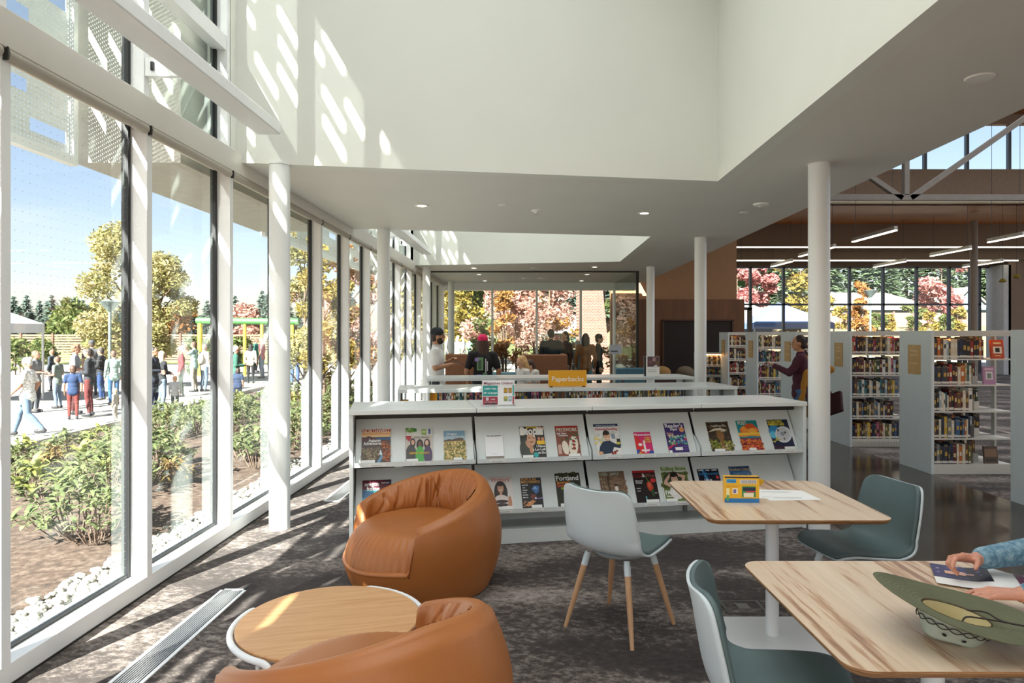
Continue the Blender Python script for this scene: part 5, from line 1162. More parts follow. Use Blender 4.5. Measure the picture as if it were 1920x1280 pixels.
# books on the low runs: front row tops visible
def low_row(A, rz, U, zsh, seed, who, gaps=()):
    rnd = random.Random(seed); 
    for k in range(4):
        x = .03+k*U+.03; end = .03+(k+1)*U-.12
        while x < end:
            if rnd.random() < .03: x += .06
            ci = rnd.choice(range(len(BC))); v = rnd.choice((0,1,1,2)); me, th, h = book_mesh(ci, v)
            y = .07; stf.append((me, A[0]+x*cos(rz)-y*sin(rz), A[1]+x*sin(rz)+y*cos(rz), zsh, rnd.uniform(.72,.86), th, h, ci)); x += th+.002
low_row((-1.16, 6.91), RZ2, U2, .72, 5, 'second'); low_row((-1.075, 8.65), RZ3, U3, .72, 6, 'third')
sb = MB(); mats_ = []; mid = {}
for me, x, y, z, sc, th, h, ci in stf:
    for mt in me.materials:
        if mt.name not in mid: mid[mt.name] = len(mats_); mats_.append(mt)
    o = len(sb.v); sb.v += [(x+v.co.x, y+v.co.y, z+v.co.z*sc) for v in me.vertices]
    for p in me.polygons: sb.f.append([o+i for i in p.vertices]); sb.m.append(mid[me.materials[p.material_index].name]); sb.c.append((1,1,1))
tag(sb.build('books', mats_, fix=False), 'rows of books on the farther bookcases and in the low white runs', 'books', kind='stuff')
# yellow bin ends in the low runs
for (A, rz, px, off, l) in (((-1.16, 6.91), RZ2, 757, .06, 'yellow end label at the window end of the second low bookcase'), ((-1.075, 8.65), RZ3, 812, .06, 'yellow end label at the window end of the third low bookcase'), ((-1.16, 6.91), RZ2, 1193, .1, 'yellow box of paperbacks inside the second low bookcase')):
    x, y = on_shelf(px, A, rz, off); t = thing('yellow_box', l, 'box', (x, y, .722), rz); m = MB(); m.box((-.05,0,0), (.05,.12,.22)); m.build('box_shell', YEL, t)
    m = MB(); m.box((-.02,-.002,.05), (.02,0,.17)); m.build('marking', mat('sign_orange', '#d98a1c', .5), t)
# ================================================================ furniture
LEATHER = mat('tan_leather', '#ab6731', .42, var=.08, scale=3, bump=.12, bscale=140)
SEAM = mat('leather_seam', '#a05a2c', .5)
def armchair(lab, x, y, rz):
    """tub chair, front towards local -y; rim high at the back, sloping arms, cut low in front"""
    t = thing('tub_armchair', lab, 'armchair', (x, y, 0), rz, 'tan leather tub armchairs')
    def sst(t): t = max(0, min(1, t)); return t*t*(3-2*t)
    def rim(th):            # th = angle from the back, 0..pi
        a = abs(th)/pi*180
        h = .695-.205*min(1, a/122)**1.7
        return h*(1-sst((a-123)/5))+.235*sst((a-123)/5)-.03*sst((a-130)/50)
    def R(z, th):           # outer radius
        f = z/.75; base = .335+.185*sin(pi*min(1, (f*.80+.14)))**.8
        return base*(1-.04*cos(th)) - .05*max(0, f-.55)
    def P(r, th, z): return (r*sin(th), r*cos(th), z)
    nth_, nv = 128, 16
    def outer(u, v):
        th = -pi+2*pi*u; H = rim(th); k = v
        if k < .62: z = .012+(H-.035)*(k/.62); r = R(z, th); 
        else:                # rounded lip then down the inner face
            q = (k-.62)/.38
            if q < .5: a = pi*q/.5; z = H-.035+.035*sin(a); r = R(H, th)-.035+.035*cos(a)
            else: z = H-.035-(q-.5)*2*.12; r = R(H, th)-.07
            z = max(z, .1)
        return P(r, th, z)
    m = MB(); m.grid(outer, nth_, 40, wrap=True); m.add([P(R(.012, -pi+2*pi*i/64)*.98, -pi+2*pi*i/64, .012) for i in range(64)], [tuple(range(64))])
    m.build('shell', LEATHER, t, smooth=True)
    m = MB(); m.cyl((0,0,0), (0,0,.02), .27, n=40); m.build('base', BLACK, t)
    # piping along the rim
    pts = []; 
    for i in range(97):
        th = radians(-128+256*i/96); H = rim(th); pts.append(P(R(H, th)-.002, th, H-.028))
    m = MB(); m.tube(pts, .004, 6); m.build('piping', SEAM, t, smooth=True)
    # pleated back cushion
    rc = random.Random(3); pl = [(radians(rc.uniform(-112, 112)), rc.uniform(.04, .11), rc.uniform(.012, .032), rc.uniform(-.35, .35)) for _ in range(34)]
    def back(u, v):
        th = radians(-122+244*u); H = rim(th); top = H-.012; z = top-(top-.33)*v
        en = sst(min(u, 1-u)/.07); bulge = (.05*sin(pi*min(1, v*1.1+.02))**.7+.035*v)*en
        r = R(H, th)-.062-bulge
        w = 0
        for c, s, a, sk in pl:
            d = (th-c-sk*(v-.3))/s; w -= a*math.exp(-d*d*6)*(sin(pi*min(1, v*1.02+.12))**.6)*(1.1-.6*v)
        w += .0022*sin(th*70+v*6)*(1-v)
        return P(r-w*en, th, z)
    m = MB(); m.grid(back, 260, 26); m.build('back_cushion', LEATHER, t, smooth=True)
    # seat cushion, gathered along the front
    def seat(u, v):
        th = -pi+2*pi*u; fr = sst((abs(th)/pi*180-106)/13)
        rmax = (R(.42, th)-.075)*(1-fr)+(R(.3, th)-.03)*fr
        rad = rmax*min(1, v/.72)**.95 if v < .72 else rmax
        zt = .425-.02*(1-min(1, v/.72))-.0*fr
        if v > .5:
            q = (v-.5)/.5; a = q*pi/2*1.08; rad = rmax*(.66+.34*sin(min(a, pi/2))); zt = .405-.20*(1-cos(a))-.0; zt += .012*(1-q)
            rad += .004*sin(th*64)*fr*sin(pi*q)*1.2
        else: rad = rmax*.66*v/.5; zt = .417+.014*cos(v*pi)
        return P(rad, th, zt-.035*fr*(v**2)*.6)
    m = MB(); m.grid(seat, 256, 26, wrap=True); m.build('seat_cushion', LEATHER, t, smooth=True)
    return t
armchair('tan leather tub armchair standing in front of the magazine shelving', -.57, 4.46, -radians(55))
armchair('tan leather tub armchair cut off by the lower picture edge beside the round table', -.50, 2.42, -radians(137))

OAK = ramp_mat('oak_top', [(.3, '#c08b5c'), (.5, '#cf9d6c'), (.7, '#d9ab7b')], scale=5, stretch=(.5, 9, 1), rough=.42, detail=8)
PC = mat('powder_white', '#eceeee', .35, var=.01)
t = thing('coffee_table', 'low round oak coffee table with white tube legs beside the armchairs', 'coffee table', (-.80, 3.0, 0), radians(14))
m = MB(); m.lathe([(0,.345),(.372,.345),(.388,.355),(.39,.368),(.386,.372),(0,.372)], n=96); m.build('tabletop', OAK, t, auto=30)
def tleg(a0, a1):
    pts = []
    n = 26
    for i in range(n+1):
        a = radians(a0+(a1-a0)*i/n); pts.append((.408*cos(a), .408*sin(a), .355))
    def down(p, q):          # bend down from p, away from q
        d = (Vector(p)-Vector(q)).normalized(); P = Vector(p); out = []
        for k in range(1, 7):
            g = radians(15*k); out.append(P+d*.06*sin(g)+Vector((0,0,-.06*(1-cos(g)))))
        out.append(P+d*.06+Vector((0,0,-.355))); return [tuple(v) for v in out]
    return down(pts[0], pts[1])[::-1]+pts+down(pts[-1], pts[-2])
for a in ((150, 232), (-20, 62)):
    m = MB(); m.tube(tleg(*a), .0135, 12); m.build('tube_leg', PC, t, smooth=True)
m = MB(); m.box((-.39,-.012,.325), (.39,.012,.345)); m.build('under_frame', PC, t)

# ---- square tables with striped ash tops
def ash():
    m = bpy.data.materials.new('striped_ash'); m.use_nodes = True; t = m.node_tree; b = t.nodes['Principled BSDF']; N = t.nodes.new; L = t.links.new
    b.inputs['Roughness'].default_value = .28
    co = N('ShaderNodeTexCoord'); mp = N('ShaderNodeMapping'); mp.inputs['Scale'].default_value = (1, .05, 1); L(co.outputs['Object'], mp.inputs[0])
    dn = N('ShaderNodeTexNoise'); dn.inputs['Scale'].default_value = 1.3; L(co.outputs['Object'], dn.inputs[0])
    mxv = N('ShaderNodeVectorMath'); mxv.operation = 'MULTIPLY_ADD'; mxv.inputs[1].default_value = (.022, 0, 0); L(dn.outputs['Color'], mxv.inputs[0]); L(mp.outputs[0], mxv.inputs[2])
    n1 = N('ShaderNodeTexNoise'); n1.inputs['Scale'].default_value = 13; n1.inputs['Detail'].default_value = 5; n1.inputs['Roughness'].default_value = .7; L(mxv.outputs[0], n1.inputs[0])
    r1 = N('ShaderNodeValToRGB'); e = r1.color_ramp.elements
    while len(e) < 4: e.new(.5)
    for q, (p, c) in zip(e, [(.36, '#9c6e48'), (.415, '#c79b74'), (.45, '#dfc2a2'), (.7, '#e8d0b3')]): q.position = p; q.color = (*lin(c), 1)
    L(n1.outputs[0], r1.inputs[0])
    n2 = N('ShaderNodeTexNoise'); n2.inputs['Scale'].default_value = 60; n2.inputs['Detail'].default_value = 4; L(mp.outputs[0], n2.inputs[0])
    mx = N('ShaderNodeMix'); mx.data_type = 'RGBA'; mx.blend_type = 'MULTIPLY'; mx.inputs[0].default_value = .22
    L(r1.outputs[0], mx.inputs[6]); L(n2.outputs[0], mx.inputs[7]); 
    br = N('ShaderNodeBrightContrast'); br.inputs[1].default_value = .06; L(mx.outputs[2], br.inputs[0]); L(br.outputs[0], b.inputs['Base Color'])
    return m
ASH = ash(); EDGE = ramp_mat('ply_edge', [(.4, '#8f6540'), (.6, '#b98a5d')], scale=8, stretch=(1, 1, 14), rough=.5)
def rounded(w, d, r, n=8):
    P = []
    for cx, cy, a0 in ((w-r, d-r, 0), (-w+r, d-r, 90), (-w+r, -d+r, 180), (w-r, -d+r, 270)):
        for k in range(n+1): a = radians(a0+90*k/n); P.append((cx+r*cos(a), cy+r*sin(a)))
    return P
def square_table(lab, x, y, w=.445, d=.435, rz=0, zt=.74):
    t = thing('square_table', lab, 'table', (x, y, 0), rz, 'square ash tables with white pedestals')
    m = MB(); P = rounded(w, d, .07); n = len(P)
    m.mi = 0; m.add([(px, py, zt) for px, py in P], [tuple(range(n))])
    m.mi = 1; Q = rounded(w-.012, d-.012, .06); m.add([(px, py, zt) for px, py in P]+[(px, py, zt-.006) for px, py in P]+[(px, py, zt-.022) for px, py in Q], [(i,(i+1)%n,n+(i+1)%n,n+i) for i in range(n)]+[(n+i,n+(i+1)%n,2*n+(i+1)%n,2*n+i) for i in range(n)]+[tuple(range(2*n,3*n))[::-1]])
    m.build('tabletop', [ASH, EDGE], t)
    m = MB(); m.cyl((0.02,0,.012), (0.02,0,zt-.022), .034, n=32); m.build('pedestal', PC, t, auto=40)
    m = MB(); m.prism(rounded(.31, .23, .03), 0, .012); m.build('base_plate', PC, t, bevel=.003)
    m = MB(); m.box((-.2,-.2,zt-.032), (.24,.2,zt-.023)); m.build('mount_plate', PC, t)
    return t
square_table('square ash table with the yellow marker box and papers, nearer the shelving', 1.375, 3.66)
square_table('square ash table with the olive hat, nearest the camera', 1.345, 2.215, .46, .435)

# ---- shell chairs
SHELL = mat('shell_pale', '#cfd9dc', .38, var=.01); PAD = mat('pad_teal_grey', '#5a6c6c', .6, var=.06, bump=.08, bscale=300); LEGW = ramp_mat('oak_leg', [(.3, '#b98a63'), (.7, '#cda47c')], scale=6, stretch=(5, 5, .6), rough=.45)
def chair(lab, x, y, rz):
    """front towards local +y"""
    t = thing('shell_chair', lab, 'chair', (x, y, 0), rz, 'pale shell chairs with teal grey seat pads')
    prof = [(.235,.437,.195),(.215,.450,.205),(.17,.458,.222),(.09,.452,.236),(.0,.443,.242),(-.08,.437,.243),(-.145,.442,.242),(-.19,.462,.24),(-.222,.50,.238),(-.24,.55,.236),(-.252,.61,.234),(-.262,.67,.230),(-.272,.73,.222),(-.282,.775,.208),(-.289,.80,.19)]
    n = len(prof)-1
    def sample(v):
        k = min(n-1, int(v*n)); f = v*n-k; a, b = prof[k], prof[k+1]; p0 = prof[max(k-1,0)]; p3 = prof[min(k+2,n)]
        cr = lambda i: .5*((2*a[i])+(-p0[i]+b[i])*f+(2*p0[i]-5*a[i]+4*b[i]-p3[i])*f*f+(-p0[i]+3*a[i]-3*b[i]+p3[i])*f**3)
        return cr(0), cr(1), cr(2)
    def surf(u, v, inset=0, lift=0):
        v = .35*v+.65*(.5-.5*cos(pi*v)); v = inset*1.1+(1-2.2*inset)*v; y, z, w = sample(v)
        e = min(v, 1-v)                                     # rounded ends
        k = 1 if e > .12 else (1-(1-e/.12)**2.3)**(1/2.3)
        w = (w-inset*.9)*(.6+.4*k)
        y2, z2, _ = sample(min(1, v+.01)); y1, z1, _ = sample(max(0, v-.01)); d = Vector((0, y2-y1, z2-z1)).normalized(); nn = Vector((0, -d.z, d.y)); nn = -nn if nn.dot(Vector((0,.6,1))) < 0 else nn
        s = (u-.5)*2; c = abs(s*(.6+.4*k))**2.4
        bend = max(0, min(1, (v-.35)/.25)); curl = .018+.05*bend*(1-.3*max(0, v-.7)/.3)
        p = Vector((s*w, y, z))+nn*(curl*c+lift)
        return tuple(p)
    m = MB(); m.grid(lambda u, v: surf(u, v), 27, 60); o = m.build('shell', SHELL, t, smooth=True, fix=False); s = o.modifiers.new('s', 'SOLIDIFY'); s.thickness = .011; s.offset = 0
    m = MB(); m.grid(lambda u, v: surf(u, v, .013, .014), 27, 60); o = m.build('seat_pad', PAD, t, smooth=True, fix=False); s = o.modifiers.new('s', 'SOLIDIFY'); s.thickness = .016; s.offset = 0
    m = MB(); m.cyl((0,0,.405), (0,0,.43), .13, .16, n=28); m.build('under_plate', SHELL, t, auto=40)
    for sx_ in (-1, 1):
        for sy in (-1, 1):
            a, b = Vector((sx_*.125, sy*.125, .415)), Vector((sx_*.215, sy*.215, 0)); q = a.lerp(b, .16)
            m = MB(); m.tube([tuple(q), tuple(q.lerp(b, .5)), tuple(b)], [.0175, .0155, .011], 16); l = m.build('leg', LEGW, t, auto=40)
            m = MB(); m.tube([tuple(a), tuple(a.lerp(q, .5)), tuple(q.lerp(b, .02))], [.016, .0185, .0182], 16); m.build('collar', SHELL, l, auto=40)
    return t
chair('pale shell chair seen from behind, between the armchair and the far table', .60, 3.80, -radians(42))
chair('pale shell chair at the near table, cut off by the lower picture edge', .875, 2.24, -radians(103))
chair('teal padded shell chair facing the far table from the aisle side', 1.89, 3.74, radians(101))
chair('pale shell chair tucked behind the near table under the reader', 2.42, 2.42, radians(90))

# ---- things on the tables
ZT = .7405
p = at(1391, 942, .74)
t = thing('marker_box', 'yellow cardboard marker box standing on the far table', 'box', (p.x, p.y, ZT), -.05)
m = MB(); m.box((-.089,0,0), (.089,.034,.135)); m.build('carton', mat('carton_yellow', '#f0b62c', .4), t)
flat(t, 'printed_front', [('#f3bb2e',-.089,0,.089,.135), ('#2f7fc0',-.089,0,.089,.022), ('#3a2d3a',-.089,.128,.089,.135), ('#4aa8dc',-.08,.102,-.03,.122), ('#f6f2e6',-.01,.098,.075,.12), ('#d98a2a',-.08,.085,-.02,.088), ('#3d8f55',.0,.03,.07,.085), ('#1f2f4a',.005,.062,.07,.08), ('#d8434a',.02,.055,.068,.062),
     ('#f4ecd0',.008,.03,.06,.052), ('#f4ecd0',-.05,.045,-.022,.075), ('#7a6fae',-.045,.05,-.03,.07), ('#f6e9b0',-.082,.03,-.065,.075), ('#5fae5a',-.08,.01,-.068,.04)], -.0006)
for k in range(13):
    pass
m = MB()
for k in range(16): m.box((-.006+k*.005, -.0028, .1), (-.0035+k*.005, -.0022, .118))
m.build('colour_swatches', mat('swatch_grey', '#6b6f86', .5), t)
lettering('Crayola', .014, ink('#2f7fc0'), t, Matrix.Translation((-.054, -.003, .108)) @ UPRIGHT, width=.042)
lettering('24', .018, ink('#2b4f8a'), t, Matrix.Translation((-.073, -.003, .06)) @ UPRIGHT, width=.014)
m = MB(); m.add([(.089,.0,.125),(.115,.0,.12),(.112,.03,.085),(.089,.034,.09)], [(0,1,2,3)]); o = m.build('open_flap', mat('flap_yellow', '#d9b21c', .5), t); s_ = o.modifiers.new('s', 'SOLIDIFY'); s_.thickness = .001
for dx, dy, r, z, l in ((0,0,-.1,0,'white printed sheet lying on the far table, upper one'), (.02,-.02,.06,-.0009,'white printed sheet lying under another on the far table')):
    q = at(1465, 927, .74); t = thing('paper_sheet', l, 'paper', (q.x+dx, q.y+dy, ZT+z+.0012), r)
    m = MB(); m.box((-.14,-.108,-.0006), (.14,.108,0)); m.build('sheet', PAPER, t)
    if not dx:
        m = MB()
        for a, b, c_ in ((-.12,.09,-.07), (-.06,.08,-.085), (-.09,.07,.06), (-.1,.05,.045)): m.box((a, c_, 0), (b, c_+.004, .0003))
        m.build('print_lines', ink('#8f9298'), t)

# ---- olive sun hat lying upside down
OL = mat('hat_olive', '#62644a', .85, var=.08, bump=.1, bscale=200); OLB = mat('hat_pale_band', '#aab3a4', .8); BRN = mat('hat_brown', '#6d5a48', .8); KH = mat('hat_lining', '#c7b88a', .85, var=.06, scale=12); CORD = mat('hat_cord', '#2a1f1c', .6)
t = thing('sun_hat', 'olive wide brimmed sun hat lying upside down on the near table', 'hat', (1.285, 1.975, .812), 0)
t.scale = (.83, .83, .83); t.rotation_euler = Euler((radians(2), radians(13), radians(-6)), 'XYZ')
def brim(u, v):
    a = 2*pi*u; r = .098+.147*v; r = r*(1+.10*abs(cos(a)))
    return (r*1.03*cos(a), r*.92*sin(a), .012*(v**1.5)*(1.2*cos(2*a))+.028*v+.0016*sin(v*70))
m = MB(); m.grid(brim, 96, 60, wrap=True); o = m.build('brim', OL, t, smooth=True); s_ = o.modifiers.new('s', 'SOLIDIFY'); s_.thickness = .003
def crown(u, v):
    a = 2*pi*u; r = .1-.022*v-.0; r = r if v < .75 else r*math.sqrt(max(0, 1-((v-.75)/.25)**2*.995)); z = -.012-.076*min(1, v/.85)
    w = .004*sin(5*a+v*3)*v
    return ((r+w)*1.15*cos(a), (r+w)*.92*sin(a), z+.006*sin(3*a)*v)
m = MB(); m.grid(crown, 64, 26, wrap=True); m.build('crown', OLB, t, smooth=True)
m = MB(); m.grid(lambda u, v: tuple(Vector(crown(u, v*.98))*.93+Vector((0,0,.012))), 64, 20, wrap=True); m.build('lining', KH, t, smooth=True)
m = MB(); m.grid(lambda u, v: (.099*1.13*cos(2*pi*u)*(1-.04*v), .099*.93*sin(2*pi*u)*(1-.04*v), .006-.032*v), 64, 4, wrap=True); m.build('sweatband', BRN, t, smooth=True)
for ph in (0, pi):
    m = MB(); m.tube([(.1*1.18*cos(a), .1*.98*sin(a)-.0, -.034+.008*sin(9*a+ph)) for a in [2*pi*k/80 for k in range(81)]], .0018, 5); m.build('braided_band', CORD, t, smooth=True)
for a in (4.1, 4.65):
    m = MB(); q = Vector((.094*1.16*cos(a), .094*.98*sin(a), -.058)); m.cyl(q, q*1.02+Vector((0,0,-.001)), .007, n=14); m.build('eyelet', CORD, t)
def smp(P):
    out = []; P = [Vector(p) for p in P]
    for i in range(len(P)-1):
        a, b, c, d = P[max(i-1,0)], P[i], P[i+1], P[min(i+2,len(P)-1)]
        for k in range(6): f = k/6; out.append(.5*((2*b)+(c-a)*f+(2*a-5*b+4*c-d)*f*f+(-a+3*b-3*c+d)*f**3))
    return out+[P[-1]]
m = MB(); m.tube(smp([(-.02,-.075,-.01),(.0,-.055,.012),(.05,-.045,.018),(.12,-.06,.03),(.2,-.085,.045)]), .003, 6); m.tube(smp([(.05,.03,.012),(.09,.0,.03),(.11,-.05,.03),(.15,-.07,.035),(.21,-.075,.045)]), .003, 6); m.build('chin_cord', CORD, t, smooth=True)

# ---- open magazine under the reader's hands
q = at(1868, 1092, .745)
t = thing('open_magazine', 'open magazine with a purple night photo under the reader’s hands', 'magazine', (q.x, q.y, ZT), radians(-26))
def page(u, v, x0, x1): x = x0+(x1-x0)*u; return (x, -.105+.23*v, .003+.012*math.exp(-((x-.0)/.05)**2)*1+.004*(x/.2)**2*(1 if x < 0 else .2)+.002)
m = MB(); m.grid(lambda u, v: page(u, v, -.19, .0), 16, 4); m.build('page', PAPER, t, smooth=True)
m = MB(); m.grid(lambda u, v: page(u, v, .0, .19), 16, 4); m.build('page', PAPER, t, smooth=True)
m = MB(); rnd = random.Random(2)
def patch(c, x0, y0, x1, y1, dz):
    m.col = c; n = 8; vs = []
    for k in range(n+1):
        x = x0+(x1-x0)*k/n
        for y in (y0, y1): P_ = page(0, 0, x, x); vs.append((x, y, P_[2]+dz))
    m.add(vs, [(2*k, 2*k+2, 2*k+3, 2*k+1) for k in range(n)])
patch('#2c2a5a', -.19, -.03, -.01, .125, .0006); patch('#1a1626', -.08, -.03, -.01, .125, .001)
for _ in range(26): 
    a, b = rnd.uniform(-.18,-.03), rnd.uniform(-.02,.11); patch(rnd.choice(('#5a5fae','#8d93d0','#3d3f86','#c8b8d8')), a, b, a+rnd.uniform(.004,.014), b+rnd.uniform(.003,.01), .0014)
patch('#e6b08f', -.15, .02, -.085, .055, .0017); patch('#d9a5a0', -.09, .03, -.06, .045, .0019)
patch('#6d2f4c', .07, -.105, .10, .125, .0008)
m.build('printed_picture', PR, t, art=True)
# ---- booths, desk and seats before and inside the glass room
BO = ramp_mat('booth_brown_weave', [(.3, '#6b452e'), (.7, '#8a5c40')], scale=40, rough=.9)
def booth(lab, x, y, w, h=1.26, d=.75, rz=0):
    t = thing('lounge_booth', lab, 'booth seat', (x, y, 0), rz, 'high backed brown booths')
    m = MB(); m.box((-w/2,0,.0), (w/2,.10,h)); m.build('back_panel', BO, t, bevel=.03, seg=3)
    for s in (-1, 1):
        m = MB(); a, b = sorted((s*w/2, s*(w/2-.09))); m.box((a,.08,0), (b,d,h)); m.build('side_wing', BO, t, bevel=.03, seg=3)
    m = MB(); m.box((-w/2+.09,.1,.1), (w/2-.09,d,.45)); m.build('seat', BO, t, bevel=.03, seg=3)
booth('brown high backed booth behind the person in the black t-shirt', atY(874, 0, 12.2).x, 12.2, .75)
booth('brown high backed booth behind the blonde child', atY(1022, 0, 12.0).x, 12.0, .80)
TEAL = mat('teal_seat', '#3f6674', .7)
t = thing('lounge_chair', 'dark teal lounge chair beside the flyer holder', 'chair', (atY(1203, 0, 13).x, 13, 0), .2)
m = MB(); m.box((-.3,0,.35), (.3,.6,.46)); m.build('seat', TEAL, t, bevel=.03)
m = MB(); m.box((-.3,.52,.45), (.3,.62,.95)); m.build('backrest', TEAL, t, bevel=.03)
for sx_ in (-.27,.27):
    for sy in (.04,.56): m = MB(); m.cyl((sx_,sy,0), (sx_,sy,.36), .014, n=8); m.build('leg', BLACK, t)
t = thing('side_table', 'teal topped side table between the two brown booths', 'table', (atY(948, 0, 12.3).x, 12.3, 0)); m = MB(); m.box((-.28,-.2,.88), (.28,.2,.93)); m.build('tabletop', mat('teal_light', '#6f9aa8', .4), t)
m = MB(); m.box((-.22,-.15,0), (.22,.15,.88)); m.build('cabinet_body', mat('teal_cab', '#3a5f66', .6), t)
t = thing('notice', 'pale paper notice taped to the glass room wall', 'notice', (atY(1154, 0, 15.28).x, 15.27, 1.17)); m = MB(); m.box((-.14,0,0), (.14,.003,.21)); m.build('paper', mat('notice_grey', '#b8bcc4', .6), t)
m = MB(); m.box((-.1,-.001,.05), (.05,-.0002,.08)); m.build('print', ink('#4a4d5a'), t)
t = thing('reading_sofa', 'tan cushioned seat in front of the dark recess', 'sofa', (4.15, 17.2, 0), 0)
m = MB(); m.box((-.9,0,.0), (.9,.8,.45)); m.build('seat', mat('dark_upholstery', '#3a2420', .8), t, bevel=.05)
for k, (xx, c) in enumerate(((-.3, '#b58a55'), (.3, '#7a6a58'))):
    m = MB(); m.ell((xx,.35,.62), (.24,.16,.18), 16, 10); m.build('cushion', mat('cush%d' % k, c, .9), t, smooth=True)
# ================================================================ people
def capsule(m, p0, p1, r0, r1=None, n=12):
    r1 = r0 if r1 is None else r1; p0, p1 = Vector(p0), Vector(p1)
    if (p1-p0).length > 1e-5: m.cyl(p0, p1, r0, r1, n)
    m.ell(p0, r0, n, 8); m.ell(p1, r1, n, 8)
def blob(name, m, voxel, material, parent, smooth=2):
    me = m.mesh(name, material); ob = bpy.data.objects.new(name, me); COL.objects.link(ob)
    r = ob.modifiers.new('r', 'REMESH'); r.mode = 'VOXEL'; r.voxel_size = voxel
    if smooth: q = ob.modifiers.new('q', 'SMOOTH'); q.factor = .5; q.iterations = smooth
    dg = bpy.context.evaluated_depsgraph_get(); dg.update()
    me2 = bpy.data.meshes.new_from_object(ob.evaluated_get(dg)); me2.name = name
    ob.modifiers.clear(); ob.data = me2; bpy.data.meshes.remove(me)
    me2.materials.clear(); me2.materials.append(material); me2.polygons.foreach_set('use_smooth', [True]*len(me2.polygons))
    ob.parent = parent; return ob
SKIN = {'out': mat('skin_outdoor', '#a07460', .5, var=.04), 'fair': mat('skin_fair', '#dba888', .5, var=.04), 'tan': mat('skin_tan', '#b98563', .5, var=.04), 'ruddy': mat('skin_ruddy', '#cf9077', .5, var=.10, scale=40, bump=.35, bscale=90)}
def hand(m, w, d, n, side, r=.0085, curl=.35, thumb=.5, spread=.0, curls=None, L=1.):
    """palm, four unequal fingers and a thumb; d along the hand, n out of its back, side +1/-1 thumb side"""
    d = Vector(d).normalized(); n = Vector(n); n = (n-d*n.dot(d)).normalized(); s = d.cross(n)*side; w = Vector(w)
    for i in range(4):
        k = w+d*.082*L+s*((1.5-i)*.0195)*L+n*.002; capsule(m, w+s*(1.5-i)*.009*L, k, .0145*L if r < .01 else r*1.5, r*1.35)
        Ls = (.072, .080, .075, .058)[i]*L; a = 0; p = k; c = curls[i] if curls else curl
        dd = (d+s*(1.5-i)*(.06+spread)).normalized()
        for f, cc in ((.45, .8), (.30, 1.2), (.25, .8)):
            a += c*cc; v = dd*cos(a)-n*sin(a); q = p+v*Ls*f; capsule(m, p, q, r*1.02, r*(.93 if f > .26 else .85), 10); p = q
    b = w+d*.028*L+s*.026*L-n*.004; v = (d*.55+s*.75-n*thumb*.6).normalized(); capsule(m, w+s*.008, b, .015*L, .0145*L)
    q = b+v*.036*L; capsule(m, b, q, .0135*L, r*1.15); v2 = (v+d*.5-n*thumb*.5-s*.25).normalized(); capsule(m, q, q+v2*.032*L, r*1.12, r*.95)
CLO = {}
OUTD = [0]
def cloth(c, rough=.85):
    if OUTD[0]: c = tuple(v*.5 for v in lin(c)); return mat('cloth_out_%d_%d_%d' % tuple(int(v*999) for v in c), c, rough, var=.08, scale=10)
    return mat('cloth_'+c.strip('#'), c, rough, var=.08, scale=10, bump=.1, bscale=40)
